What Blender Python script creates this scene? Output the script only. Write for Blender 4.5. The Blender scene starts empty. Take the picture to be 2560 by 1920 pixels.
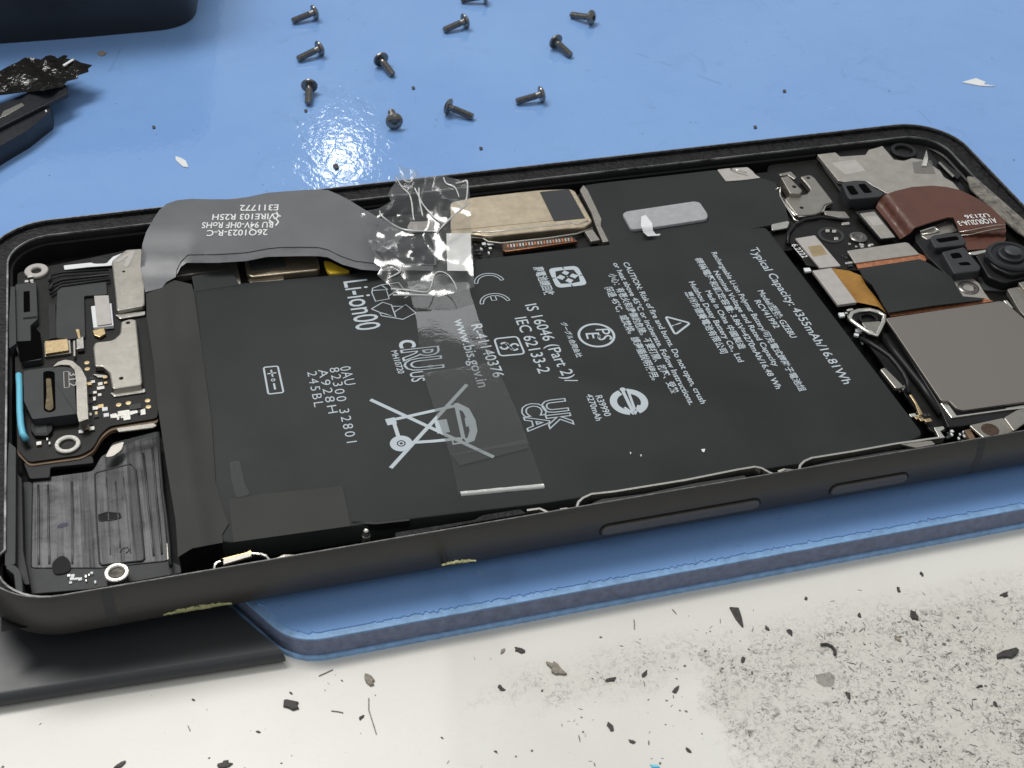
import bpy, bmesh, math, random
from mathutils import Vector, Matrix, noise
from mathutils.geometry import delaunay_2d_cdt
random.seed(7)
S = bpy.context.scene
COL = S.collection
# ---------------------------------------------------------------- camera (1 unit = 1 cm)
FPX = 3400.77
CAM = Vector((2.70131163, -10.3506161, 11.6636143))
_r = Vector((0.837550916, -0.148827194, -0.230454857))
ROT = Matrix.Rotation(_r.length, 3, _r.normalized())
cd = bpy.data.cameras.new('camera'); cam = bpy.data.objects.new('camera', cd); COL.objects.link(cam)
cam.matrix_world = Matrix.Translation(CAM) @ ROT.to_4x4()
cd.sensor_fit = 'HORIZONTAL'; cd.sensor_width = 36; cd.lens = 36 * FPX / 2560
cd.dof.use_dof = True; cd.dof.focus_distance = 18.3; cd.dof.aperture_fstop = 1.1
cd.clip_start = .1; cd.clip_end = 2000
S.camera = cam
S.unit_settings.system = 'METRIC'; S.unit_settings.scale_length = 0.01

def P(px, py, z):
    """point on the level plane z seen at a pixel of the 2560x1920 photo"""
    d = ROT @ Vector(((px - 1280) / FPX, -(py - 960) / FPX, -1))
    return CAM + d * ((z - CAM.z) / d.z)
FR = {'A': (0, 0, .36166), 'B': (0, 450, .36166), 'C': (0, 980, .36166), 'D': (700, 350, .36166), 'E': (700, 0, .36166),
      'F': (1200, 350, .36166), 'G': (1860, 300, .31646), 'H': (1860, 600, .31646), 'I': (700, 650, .36166),
      'J': (1400, 650, .36166), 'K': (400, 1100, .45208), 'L': (1400, 1050, .52441), 'S': (0, 0, 1)}
def Q(fr, x, y, z=0):
    o = FR[fr]; return P(o[0] + x * o[2], o[1] + y * o[2], z)

# ---------------------------------------------------------------- world and lamps
w = bpy.data.worlds.new('World'); S.world = w; w.use_nodes = True
nt = w.node_tree; bg = nt.nodes['Background']
bg.inputs[0].default_value = (.93, .97, 1, 1); bg.inputs[1].default_value = .40
def area(name, loc, target, sx, sy, power, col=(1, 1, 1)):
    l = bpy.data.lights.new(name, 'AREA'); l.shape = 'RECTANGLE'; l.size = sx; l.size_y = sy; l.energy = power; l.color = col
    o = bpy.data.objects.new(name, l); COL.objects.link(o); o.location = loc
    o.rotation_euler = (Vector(target) - Vector(loc)).to_track_quat('-Z', 'Y').to_euler()
    return o
Z_MAT, Z_TAB = -.82, -1.18
q = P(850, 400, Z_MAT); dv = (q - CAM).normalized(); dv.z = -dv.z
area('bench_lamp', q + dv * 110, q, 3.2, 3.6, 520, (1, .99, .97))
area('ceiling_panel', (-30, 74, 150), (7, 3, 0), 110, 42, 200000, (1, .985, .955))
q = P(1120, 765, -.11); dv = (q - CAM).normalized(); dv.z = -dv.z
area('wall_panel', q + dv * 110, q, 12, 5, 480, (.95, .98, 1))
area('ceiling_panel_near', (40, -70, 170), (7, 3, 0), 90, 60, 20000, (1, .97, .93))
S.render.engine = 'CYCLES'
S.view_settings.view_transform = 'Standard'; S.view_settings.look = 'None'
S.view_settings.exposure = 0; S.view_settings.gamma = 1
S.cycles.max_bounces = 8; S.cycles.transparent_max_bounces = 16

# ---------------------------------------------------------------- materials
def lin(r, g, b):
    return tuple(((c / 255) / 12.92 if c < 10.3 else ((c / 255 + .055) / 1.055) ** 2.4) for c in (r, g, b)) + (1,)
class NT:
    def __init__(s, name):
        s.m = bpy.data.materials.new(name); s.m.use_nodes = True; s.t = s.m.node_tree
        s.b = s.t.nodes['Principled BSDF']
        s.co = s.n('ShaderNodeTexCoord').outputs['Object']
    def n(s, k, **kw):
        x = s.t.nodes.new(k)
        for a, b in kw.items(): setattr(x, a, b)
        return x
    def l(s, a, b): s.t.links.new(a, b)
    def mapped(s, scale, rot=0):
        x = s.n('ShaderNodeMapping'); x.inputs['Scale'].default_value = scale; x.inputs['Rotation'].default_value = (0, 0, rot)
        s.l(s.co, x.inputs[0]); return x.outputs[0]
    def noise(s, scale, detail=4, rough=.5, vec=None, dist=0):
        x = s.n('ShaderNodeTexNoise'); x.inputs['Scale'].default_value = scale; x.inputs['Detail'].default_value = detail
        x.inputs['Roughness'].default_value = rough; x.inputs['Distortion'].default_value = dist
        s.l(vec or s.co, x.inputs[0]); return x.outputs[0]
    def ramp(s, v, *stops, interp='LINEAR'):
        x = s.n('ShaderNodeValToRGB'); x.color_ramp.interpolation = interp; e = x.color_ramp.elements
        while len(e) < len(stops): e.new(.5)
        for i, (p, c) in enumerate(stops):
            e[i].position = p; e[i].color = c if isinstance(c, tuple) else (c, c, c, 1)
        s.l(v, x.inputs[0]); return x.outputs[0]
    def mix(s, f, a, b):
        x = s.n('ShaderNodeMix', data_type='RGBA')
        for v, i in ((f, 0), (a, 6), (b, 7)):
            if hasattr(v, 'links'): s.l(v, x.inputs[i])
            elif i == 0: x.inputs[0].default_value = v
            else: x.inputs[i].default_value = v
        return x.outputs[2]
    def math(s, op, a, b=0, clamp=False):
        x = s.n('ShaderNodeMath', operation=op); x.use_clamp = clamp
        for v, i in ((a, 0), (b, 1)):
            if hasattr(v, 'links'): s.l(v, x.inputs[i])
            else: x.inputs[i].default_value = v
        return x.outputs[0]
    def bump(s, h, strength, dist=.01):
        x = s.n('ShaderNodeBump'); x.inputs['Strength'].default_value = strength; x.inputs['Distance'].default_value = dist
        s.l(h, x.inputs['Height'])
        if s.b.inputs['Normal'].links: s.l(s.b.inputs['Normal'].links[0].from_socket, x.inputs['Normal'])
        s.l(x.outputs[0], s.b.inputs['Normal'])
    def set(s, **kw):
        for k, v in kw.items():
            i = s.b.inputs[k.replace('_', ' ')]
            if hasattr(v, 'links'): s.l(v, i)
            else: i.default_value = v
def mat(name, col, rough=.5, metal=0, var=.12, vscale=6, bscale=60, bstr=.15, rvar=.08, spec=.5, aniso=None, bdist=.003):
    k = NT(name)
    n1 = k.noise(vscale, 5, .6)
    lo = tuple(c * (1 - var) for c in col[:3]) + (1,); hi = tuple(min(1, c * (1 + var)) for c in col[:3]) + (1,)
    k.set(Base_Color=k.mix(k.ramp(n1, (.3, 0), (.7, 1)), lo, hi), Metallic=metal)
    k.b.inputs['Specular IOR Level'].default_value = spec
    n2 = k.noise(vscale * 4, 4, .6)
    k.set(Roughness=k.math('ADD', k.math('MULTIPLY', n2, rvar * 2), rough - rvar))
    if aniso:
        k.bump(k.noise(12, 3, .6, k.mapped(aniso)), bstr, bdist)
    elif bstr:
        k.bump(k.noise(bscale, 3, .6), bstr, bdist)
    return k.m
M = {}
M['frame'] = mat('anodised_black', (.034, .032, .030, 1), .42, 0, .1, 3, 150, .12, .05, .5)
M['ledge'] = mat('gritty_ledge', (.010, .010, .011, 1), .5, 0, .9, 9, 16, 1, .2, .22, bdist=.02)
M['edge'] = mat('bare_metal_edge', (.17, .165, .16, 1), .42, .6, .5, 12)
M['blackpl'] = mat('black_plastic', (.011, .011, .012, 1), .40, 0, .2, 4, 60, .2, .08, .28)
M['cavity'] = mat('dark_cavity', (.005, .005, .006, 1), .5, 0, .3, 3, 25, .4, .08, .15)
M['greypl'] = mat('grey_plastic', (.036, .037, .039, 1), .5, 0, .12, 4, 60, .15, .08, .3)
M['battery'] = mat('battery_wrap', (.030, .032, .032, 1), .55, 0, .16, .8, 120, .12, .07, .14)
M['battery2'] = mat('battery_tape', (.043, .0435, .041, 1), .58, 0, .12, 1.0, 100, .1, .05, .16)
M['ink'] = mat('label_ink', (.47, .53, .57, 1), .6, 0, .04, 4, 60, .05)
M['white_ink'] = mat('white_ink', (.78, .79, .78, 1), .5, 0, .04, 4, 60, .05)
M['flex'] = mat('grey_flex', (.118, .121, .128, 1), .38, 0, .12, 1.2, 90, .06, .06)
M['flex_edge'] = mat('flex_edge', (.115, .116, .122, 1), .35, 0, .2, 3)
M['brownflex'] = mat('brown_flex', (.10, .036, .022, 1), .35, 0, .15, 2.0, 90, .1)
M['goldflex'] = mat('amber_flex', (.42, .21, .045, 1), .25, .35, .25, 3, 12, .4)
M['copper'] = mat('copper', (.55, .22, .11, 1), .38, .6, .35, 14, 50, .3)
M['shield'] = mat('tin_shield', (.37, .35, .31, 1), .36, .85, .10, 5, 40, .3, .08, .5, aniso=(1, 14, 1))
M['gold_shield'] = mat('brushed_warm_shield', (.58, .49, .36, 1), .36, .9, .14, 6, 40, .6, .08, .5, aniso=(14, 1, 1))
M['nickel'] = mat('bright_nickel', (.80, .77, .70, 1), .22, .95, .1, 8, 50, .15)
M['brass'] = mat('pale_gold', (.66, .50, .28, 1), .30, .9, .12, 6, 40, .03)
M['label'] = mat('beige_label', (.44, .41, .385, 1), .5, .15, .08, 8, 50, .15)
M['graphite'] = mat('graphite_pad', (.25, .225, .205, 1), .42, .65, .05, 40, 60, .08)
M['plate'] = mat('satin_plate', (.46, .43, .39, 1), .42, .7, .1, 6, 60, .2)
M['pcb'] = mat('black_pcb', (.009, .0085, .008, 1), .36, 0, .3, 6, 30, .2, .08, .25)
M['tan_edge'] = mat('board_edge', (.16, .10, .055, 1), .5, 0, .3, 8)
M['foam'] = mat('foam', (.19, .175, .15, 1), .9, 0, .55, 9, 24, 1, bdist=.03)
M['white'] = mat('white_plastic', (.76, .77, .78, 1), .45, 0, .05, 8, 30, .2)
M['sticker'] = mat('white_sticker', (.82, .82, .80, 1), .5, 0, .05, 6)
M['silverbit'] = mat('solder', (.78, .76, .70, 1), .28, .85, .1, 20)
M['cyan'] = mat('cyan_seal', (.16, .56, .74, 1), .4, 0, .08, 5)
M['greypad'] = mat('grey_foam_pad', (.36, .37, .38, 1), .8, 0, .1, 8, 30, .5)
M['slab'] = mat('smoked_slab', (.034, .036, .039, 1), .4, 0, .08, 1, 60, .03, .04)
M['bigbox'] = mat('box_plastic', (.012, .013, .016, 1), .38, 0, .15, 3, 40, .2)
M['bracket'] = mat('bracket_plastic', (.011, .013, .017, 1), .3, 0, .2, 3, 40, .2)
M['screw'] = mat('dark_steel', (.22, .21, .20, 1), .27, .9, .25, 20, 60, .2)
M['residue'] = mat('yellow_residue', (.42, .42, .20, 1), .8, 0, .4, 20, 40, .6, bdist=.01)
M['yellow'] = mat('yellow_glue', (.78, .52, .04, 1), .4, 0, .15, 10, 20, .4)
M['chip_dark'] = mat('dark_grit', (.045, .042, .038, 1), .6, 0, .4, 20)
M['chip_brown'] = mat('brown_grit', (.25, .22, .18, 1), .6, 0, .4, 20)
M['dust'] = mat('grey_dust', (.21, .20, .185, 1), .8, 0, .4, 20)
M['purple'] = mat('purple_ink', (.02, .008, .05, 1), .5)
M['amber'] = mat('amber_gel', (.20, .16, .09, 1), .15, .3, .4, 9)
M['copper_dark'] = mat('thread', (.10, .065, .045, 1), .4, .7, .4, 20)
M['matside'] = mat('mat_core', (.145, .175, .27, 1), .62, 0, .22, 10, 20, .7, bdist=.02)
M['matledge'] = mat('mat_skin_edge', (.24, .42, .68, 1), .4, 0, .2, 8, 20, .4, bdist=.01)

def m_floor():
    k = NT('machined_floor')
    st = k.noise(1.0, 2.5, .5, k.mapped((7.5, .35, 1)))
    bl = k.noise(2.6, 5, .6, dist=.5)
    v = k.math('MULTIPLY', k.ramp(st, (.38, .2), (.60, 1)), k.ramp(bl, (.35, .35), (.62, 1)))
    k.set(Base_Color=k.mix(v, (.018, .018, .019, 1), (.13, .13, .135, 1)), Roughness=k.ramp(bl, (.3, .28), (.7, .5)), Metallic=.25)
    k.bump(st, .9, .04); k.bump(bl, .2, .03); return k.m
M['floor'] = m_floor()
M['lip'] = mat('glint_lip', (.20, .20, .20, 1), .4, .5, .9, 3.5, 40, .3)  # strong tone variation paints a broken bright reflection along the lip
M['void'] = mat('void_black', (.002, .002, .002, 1), .9, 0, .1, 5, 10, 0, .0, .03)
M['rubber'] = mat('rubber', (.030, .031, .034, 1), .55, 0, .15, 6, 50, .2, .05, .4)
M['matte_black'] = mat('matte_black', (.012, .013, .016, 1), .5, 0, .15, 6, 50, .2, .05, .4)
M['button'] = mat('button_face', (.085, .08, .075, 1), .4, 0, .08, 6, 90, .1, .05, .5)

def m_mat():
    k = NT('blue_mat')
    n = k.noise(.35, 4, .6)
    base = k.mix(k.ramp(n, (.3, 0), (.7, 1)), (.20, .365, .695, 1), (.23, .405, .73, 1))
    smudge = k.ramp(k.noise(1.1, 8, .7, dist=1.2), (.56, 0), (.76, .38))
    region = k.ramp(k.noise(.22, 2, .5), (.45, 0), (.62, 1))
    base = k.mix(k.math('MULTIPLY', smudge, region), base, (.10, .16, .27, 1))
    fine = k.ramp(k.noise(5.5, 6, .75), (.645, 0), (.69, .6))
    base = k.mix(k.math('MULTIPLY', fine, k.ramp(k.noise(.5, 3, .5), (.48, 0), (.6, 1))), base, (.05, .07, .11, 1))
    for sc_, th_ in ((1.6, .035), (3.4, .05), (.7, .022)):
        v = k.n('ShaderNodeTexVoronoi'); v.inputs['Scale'].default_value = sc_; k.l(k.mapped((1, 1, 1), sc_), v.inputs['Vector'])
        sp = k.n('ShaderNodeSeparateColor'); k.l(v.outputs['Color'], sp.inputs[0])
        pick = k.ramp(sp.outputs[0], (.62, 0), (.64, 1))
        size = k.math('MULTIPLY', sp.outputs[1], th_)
        dot = k.math('GREATER_THAN', k.math('ADD', size, k.math('MULTIPLY', k.math('SUBTRACT', k.noise(18, 3, .6), .5), th_ * .8)), v.outputs['Distance'])
        base = k.mix(k.math('MULTIPLY', k.math('MULTIPLY', dot, pick), .75), base, (.06, .075, .12, 1))
    scr = k.n('ShaderNodeTexVoronoi'); scr.feature = 'DISTANCE_TO_EDGE'; scr.inputs['Scale'].default_value = .35; k.l(k.mapped((1, .25, 1), .5), scr.inputs['Vector'])
    sm_ = k.math('MULTIPLY', k.math('GREATER_THAN', .004, scr.outputs['Distance']), k.ramp(k.noise(.8, 3, .6), (.58, 0), (.64, .18)))
    base = k.mix(sm_, base, (.08, .12, .22, 1))
    pale = k.ramp(k.noise(2.2, 6, .7, k.mapped((1, 1, 1), .7)), (.68, 0), (.76, .25))
    base = k.mix(pale, base, (.45, .58, .80, 1))
    base = k.mix(k.math('MULTIPLY', k.ramp(k.noise(26, 3, .7), (.4, 0), (.6, 1)), .10), base, (.14, .27, .55, 1))
    k.set(Base_Color=base, Roughness=.06)
    k.b.inputs['Specular IOR Level'].default_value = .5
    k.bump(k.noise(4.5, 2, .5, k.mapped((1.7, 1.0, 1), 1.0), .8), .10, .03)
    return k.m
M['mat'] = m_mat()

def m_table():
    k = NT('white_bench')
    base = k.mix(k.ramp(k.noise(.5, 3, .5), (.3, 0), (.7, 1)), (.72, .70, .64, 1), (.78, .765, .71, 1))
    # dirt patch: a real stain with its own outline on the bench
    sp = k.n('ShaderNodeSeparateXYZ'); k.l(k.co, sp.inputs[0])
    wob = k.math('MULTIPLY', k.math('SUBTRACT', k.noise(1.5, 7, .7), .5), 2.8)
    a = k.math('MULTIPLY', k.math('SUBTRACT', k.math('ADD', sp.outputs[0], wob), 7.55), 2.2, True)
    b = k.math('MULTIPLY', k.math('SUBTRACT', k.math('MULTIPLY', k.math('ADD', sp.outputs[1], k.math('MULTIPLY', wob, .25)), -1), 1.28), 3.0, True)
    heavy = k.math('MULTIPLY', a, b)
    a2 = k.math('MULTIPLY', k.math('SUBTRACT', k.math('ADD', sp.outputs[0], wob), 5.3), 1.2, True)
    b2 = k.math('SUBTRACT', 1, k.math('MULTIPLY', k.math('ABSOLUTE', k.math('ADD', k.math('ADD', sp.outputs[1], 1.55), k.math('MULTIPLY', wob, .2))), 2.1, True))
    mid = k.math('MULTIPLY', k.math('MULTIPLY', a2, b2), .65)
    m = k.math('ADD', k.math('MAXIMUM', heavy, mid), .04, True)
    s1 = k.noise(11, 7, .72, dist=.9); s2 = k.noise(21, 4, .65, dist=.6); vz = k.noise(5, 5, .6, dist=2.5)
    ridge = k.ramp(k.math('ABSOLUTE', k.math('SUBTRACT', vz, .5)), (0, 1), (.018, 0))
    cl = k.ramp(s1, (.52, 0), (.66, 1)); gr = k.ramp(s2, (.56, 0), (.66, 1))
    sc = k.ramp(k.noise(3.0, 3, .6), (.35, .15), (.6, 1))
    d = k.math('MULTIPLY', k.math('MAXIMUM', k.math('MAXIMUM', k.math('MULTIPLY', cl, 1.0), k.math('MULTIPLY', gr, 1.0)), k.math('MULTIPLY', ridge, .7)), k.math('MULTIPLY', m, sc), True)
    tint = k.mix(k.math('MULTIPLY', m, .30), base, (.42, .38, .31, 1))
    k.set(Base_Color=k.mix(d, tint, (.055, .052, .045, 1)), Roughness=.33)
    k.bump(k.noise(30, 3, .6), .12, .004)
    return k.m
M['table'] = m_table()

def m_film(name, tint, alpha, gloss_r, bs=3, bst=.4, dist=.03, haze=.0):
    k = NT(name)
    k.t.nodes.remove(k.b)
    out = [n for n in k.t.nodes if n.type == 'OUTPUT_MATERIAL'][0]
    tr = k.n('ShaderNodeBsdfTransparent'); tr.inputs[0].default_value = tint
    gl = k.n('ShaderNodeBsdfGlossy'); gl.inputs['Roughness'].default_value = gloss_r
    df = k.n('ShaderNodeBsdfDiffuse'); df.inputs[0].default_value = (.75, .75, .73, 1)
    bm = k.n('ShaderNodeBump'); bm.inputs['Strength'].default_value = bst; bm.inputs['Distance'].default_value = dist
    k.l(k.noise(bs, 4, .6, dist=1.0), bm.inputs['Height']); k.l(bm.outputs[0], gl.inputs['Normal'])
    fr = k.n('ShaderNodeFresnel'); k.l(bm.outputs[0], fr.inputs['Normal'])
    ge = k.n('ShaderNodeNewGeometry')   # a thin sheet has the same index from either side
    k.l(k.math('SUBTRACT', 1.5, k.math('MULTIPLY', ge.outputs['Backfacing'], 1.5 - 1 / 1.5)), fr.inputs[0])
    f = k.math('ADD', k.math('MULTIPLY', fr.outputs[0], alpha), .0, True)
    m1 = k.n('ShaderNodeMixShader'); m1.inputs[0].default_value = haze
    k.l(tr.outputs[0], m1.inputs[1]); k.l(df.outputs[0], m1.inputs[2])
    m2 = k.n('ShaderNodeMixShader'); k.l(f, m2.inputs[0]); k.l(m1.outputs[0], m2.inputs[1]); k.l(gl.outputs[0], m2.inputs[2])
    k.l(m2.outputs[0], out.inputs[0]); return k.m
M['tape'] = m_film('clear_tape', (.93, .93, .92, 1), 1.5, .04, .8, .08, .02, .004)
M['crumple'] = m_film('crumpled_clear_tape', (.93, .93, .92, 1), 2.4, .15, 1.5, .15, .03, .012)
M['fold'] = m_film('fold_highlight', (.95, .95, .95, 1), 2.5, .08, 5, .4, .03, .8)  # near-white diffuse paints the reflection streaks along tape creases
M['haze_tape'] = m_film('hazy_tape', (.85, .85, .84, 1), 1.6, .08, 1.5, .25, .02, .014)
M['black_film'] = mat('black_film', (.012, .011, .010, 1), .13, 0, .3, 4, 6, .8, .05, .7, bdist=.05)

# ---------------------------------------------------------------- helpers
def new(name, bm_or_me, m, parent=None, smooth=False):
    if isinstance(bm_or_me, bmesh.types.BMesh):
        me = bpy.data.meshes.new(name); bmesh.ops.recalc_face_normals(bm_or_me, faces=bm_or_me.faces); bm_or_me.to_mesh(me); bm_or_me.free()
    else: me = bm_or_me
    if smooth is not False:
        for p in me.polygons: p.use_smooth = True
    me.materials.clear(); me.materials.append(M[m] if isinstance(m, str) else m)
    o = bpy.data.objects.new(name, me); COL.objects.link(o)
    if smooth == 'auto':
        bm = bmesh.new(); bm.from_mesh(me)
        for e in bm.edges:
            if len(e.link_faces) == 2 and e.calc_face_angle(0) > .6: e.smooth = False
        bm.to_mesh(me); bm.free()
    if parent:
        o.parent = parent
        if parent.type == 'EMPTY': o.matrix_parent_inverse = Matrix.Translation(-parent.location)
    return o
def thing(name, label, cat, loc, group=None):
    o = bpy.data.objects.new(name, None); COL.objects.link(o); o.location = loc; o['label'] = label; o['category'] = cat
    o.empty_display_size = .3
    if group: o['group'] = group
    return o
def tag(o, label, cat, group=None):
    o['label'] = label; o['category'] = cat
    if group: o['group'] = group
    return o
def fillet(pts, r, seg=4):
    """round the corners of a 2D outline"""
    if r <= 0: return [Vector(p[:2]) for p in pts]
    pts = [Vector(p[:2]) for p in pts]; out = []; n = len(pts)
    for i in range(n):
        a, b, c = pts[i - 1], pts[i], pts[(i + 1) % n]
        u, v = a - b, c - b; rr = min(r, u.length * .45, v.length * .45)
        if rr < 1e-4: out.append(b); continue
        s, e = b + u.normalized() * rr, b + v.normalized() * rr
        for k in range(seg + 1):
            t = k / seg; out.append(s * (1 - t) ** 2 + b * 2 * t * (1 - t) + e * t * t)
    return out
def prism_bm(outline, z, t, bev=.008, holes=None):
    bm = bmesh.new()
    vs = [bm.verts.new((p[0], p[1], z)) for p in outline]
    f = bm.faces.new(vs)
    if f.normal.z < 0: f.normal_flip()
    f.normal_update()
    if f.normal.z < 0: bmesh.ops.reverse_faces(bm, faces=[f])
    r = bmesh.ops.extrude_face_region(bm, geom=[f])
    nv = [g for g in r['geom'] if isinstance(g, bmesh.types.BMVert)]
    # extruded copy is moved down; original stays on top
    for v in nv: v.co.z -= t
    bmesh.ops.recalc_face_normals(bm, faces=bm.faces)
    if bev:
        tops = [e for e in bm.edges if all(abs(v.co.z - z) < 1e-6 for v in e.verts)]
        try: bmesh.ops.bevel(bm, geom=tops, offset=bev, segments=2, profile=.5, affect='EDGES', clamp_overlap=True)
        except Exception: pass
    return bm
def plate(name, fr, pts, z, t, m, parent, r=.03, bev=.008, smooth=False):
    """an outline at height z, t thick, bevelled on top"""
    w_ = [Q(fr if len(p) == 2 else p[2], p[0], p[1], z) for p in pts]
    return new(name, prism_bm(fillet(w_, r), z, t, bev), m, parent, smooth)
def wplate(name, pts, z, t, m, parent, r=.03, bev=.008):
    return new(name, prism_bm(fillet(pts, r), z, t, bev), m, parent)
def lathe_bm(prof, seg=40, c=(0, 0, 0)):
    bm = bmesh.new(); rings = []
    for rr, z in prof:
        if rr < 1e-6: rings.append([bm.verts.new((c[0], c[1], c[2] + z))])
        else: rings.append([bm.verts.new((c[0] + rr * math.cos(2 * math.pi * k / seg), c[1] + rr * math.sin(2 * math.pi * k / seg), c[2] + z)) for k in range(seg)])
    for a, b in zip(rings, rings[1:]):
        for k in range(seg):
            k2 = (k + 1) % seg
            if len(a) == 1 and len(b) == 1: continue
            if len(a) == 1: bm.faces.new((a[0], b[k], b[k2]))
            elif len(b) == 1: bm.faces.new((a[k], a[k2], b[0]))
            else: bm.faces.new((a[k], a[k2], b[k2], b[k]))
    return bm
def lathe(name, fr, x, y, z, prof, m, parent, seg=40):
    c = Q(fr, x, y, z); return new(name, lathe_bm(prof, seg, c), m, parent, 'auto')
def ring(name, fr, x, y, z, ro, ri, h, m, parent, depth=None):
    d = depth or h
    return lathe(name, fr, x, y, z, [(ro, -h), (ro, -.01), (ro - .01, 0), (ri + .012, 0), (ri, -.012), (ri, -d), (0, -d)], m, parent)
def tube_bm(pts, r, seg=6, closed=False, flat=1.0, bm=None):
    bm = bm or bmesh.new(); n = len(pts); rings = []
    for i, p in enumerate(pts):
        p = Vector(p)
        a = Vector(pts[i - 1]) if (i or closed) else p; b = Vector(pts[(i + 1) % n]) if (i < n - 1 or closed) else p
        t = (b - a).normalized(); up = Vector((0, 0, 1))
        if abs(t.dot(up)) > .95: up = Vector((1, 0, 0))
        s = t.cross(up).normalized(); u = s.cross(t)
        rings.append([bm.verts.new(p + s * r * math.cos(2 * math.pi * k / seg) + u * r * flat * math.sin(2 * math.pi * k / seg)) for k in range(seg)])
    m_ = n if closed else n - 1
    for i in range(m_):
        a, b = rings[i], rings[(i + 1) % n]
        for k in range(seg): bm.faces.new((a[k], a[(k + 1) % seg], b[(k + 1) % seg], b[k]))
    if not closed: bm.faces.new(rings[0]); bm.faces.new(list(reversed(rings[-1])))
    return bm
def tube(name, fr, pts, z, r, m, parent, flat=1., seg=6, closed=False):
    w_ = [Q(fr, p[0], p[1], p[2] if len(p) > 2 else z) for p in pts]
    return new(name, tube_bm(w_, r, seg, closed, flat), m, parent, True)
def stroke_bm(pts, w_, h=.003, bm=None, closed=False):
    """flat printed line along world points"""
    bm = bm or bmesh.new(); n = len(pts); L_, R_ = [], []
    for i, p in enumerate(pts):
        a = pts[i - 1] if (i or closed) else p; b = pts[(i + 1) % n] if (i < n - 1 or closed) else p
        t = (b - a); t.z = 0; t.normalize(); s = Vector((-t.y, t.x, 0)) * w_ / 2
        L_.append(bm.verts.new(p + s)); R_.append(bm.verts.new(p - s))
    for i in range(n if closed else n - 1):
        j = (i + 1) % n
        try: bm.faces.new((L_[i], R_[i], R_[j], L_[j]))
        except Exception: pass
    return bm
def join_bm(dst, me):
    dst.from_mesh(me)
_H = {}
def text_mesh(body, offset=0, outline=0, spacing=1):
    c = bpy.data.curves.new('t', 'FONT'); c.body = body; c.size = 1; c.offset = offset; c.space_character = spacing; c.resolution_u = 3
    if outline: c.fill_mode = 'NONE'; c.bevel_depth = outline; c.bevel_resolution = 0
    o = bpy.data.objects.new('t', c); COL.objects.link(o)
    dg = bpy.context.evaluated_depsgraph_get(); dg.update()
    me = bpy.data.meshes.new_from_object(o.evaluated_get(dg))
    bpy.data.objects.remove(o); bpy.data.curves.remove(c); return me
def text_bm(bm, body, a, b, cap, z, offset=.012, outline=0, spacing=1, zf=None):
    """writing whose baseline runs from world point a to world point b, capitals cap high"""
    me = text_mesh(body, offset, outline, spacing)
    xs = [v.co.x for v in me.vertices]; x0, x1 = min(xs), max(xs)
    d = Vector((b.x - a.x, b.y - a.y, 0)); ln = d.length; d.normalize(); u = Vector((-d.y, d.x, 0))
    for v in me.vertices:
        x, y, zz = v.co
        p = Vector((a.x, a.y, 0)) + d * ((x - x0) / (x1 - x0) * ln) + u * (y / .729 * cap)
        p.z = (zf(p.x, p.y) if zf else z) + (zz * cap * .15 if outline else 0)
        v.co = p
    bm.from_mesh(me); bpy.data.meshes.remove(me)
def film_bm(outline, zf, spacing, jitter=.35, thick=0):
    """outline in pixels of the photo plane -> irregular triangulated sheet with real relief"""
    xs = [p[0] for p in outline]; ys = [p[1] for p in outline]
    pts = []; edges = []
    n = len(outline)
    for i in range(n):
        a, b = Vector(outline[i]), Vector(outline[(i + 1) % n]); k = max(1, int((b - a).length / spacing))
        for j in range(k): pts.append(a + (b - a) * j / k)
    m_ = len(pts); edges = [(i, (i + 1) % m_) for i in range(m_)]
    y = min(ys)
    while y < max(ys):
        x = min(xs)
        while x < max(xs):
            q_ = Vector((x + random.uniform(-1, 1) * jitter * spacing, y + random.uniform(-1, 1) * jitter * spacing))
            ins = False; j = m_ - 1
            for i in range(m_):
                pi, pj = pts[i], pts[j]
                if (pi.y > q_.y) != (pj.y > q_.y) and q_.x < (pj.x - pi.x) * (q_.y - pi.y) / (pj.y - pi.y) + pi.x: ins = not ins
                j = i
            if ins and all((q_ - pts[i]).length > spacing * .4 for i in range(m_)): pts.append(q_)
            x += spacing
        y += spacing
    vo, eo, fo, *_ = delaunay_2d_cdt([Vector((p[0], p[1])) for p in pts], edges, [list(range(m_))], 1, 1e-5)
    bm = bmesh.new(); vs = []
    for p in vo:
        z = zf(p.x, p.y); vs.append(bm.verts.new(P(p.x, p.y, z)))
    for f in fo:
        try: bm.faces.new([vs[i] for i in f])
        except Exception: pass
    return bm
def pxl(fr, pts):
    out = []
    for p in pts:
        o = FR[p[2] if len(p) > 2 else fr]; out.append((o[0] + p[0] * o[2], o[1] + p[1] * o[2]))
    return out
def lerp_tab(tab, x):
    if x <= tab[0][0]: return tab[0][1]
    for (a, va), (b, vb) in zip(tab, tab[1:]):
        if x <= b:
            t = (x - a) / (b - a); t = t * t * (3 - 2 * t); return va + (vb - va) * t
    return tab[-1][1]

# ---------------------------------------------------------------- setting: bench, mat
tb = bmesh.new(); vs = [tb.verts.new(p) for p in ((-60, -60, Z_TAB), (90, -60, Z_TAB), (90, 90, Z_TAB), (-60, 90, Z_TAB))]
tb.faces.new(vs); o = new('table', tb, 'table'); o['kind'] = 'structure'

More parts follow.
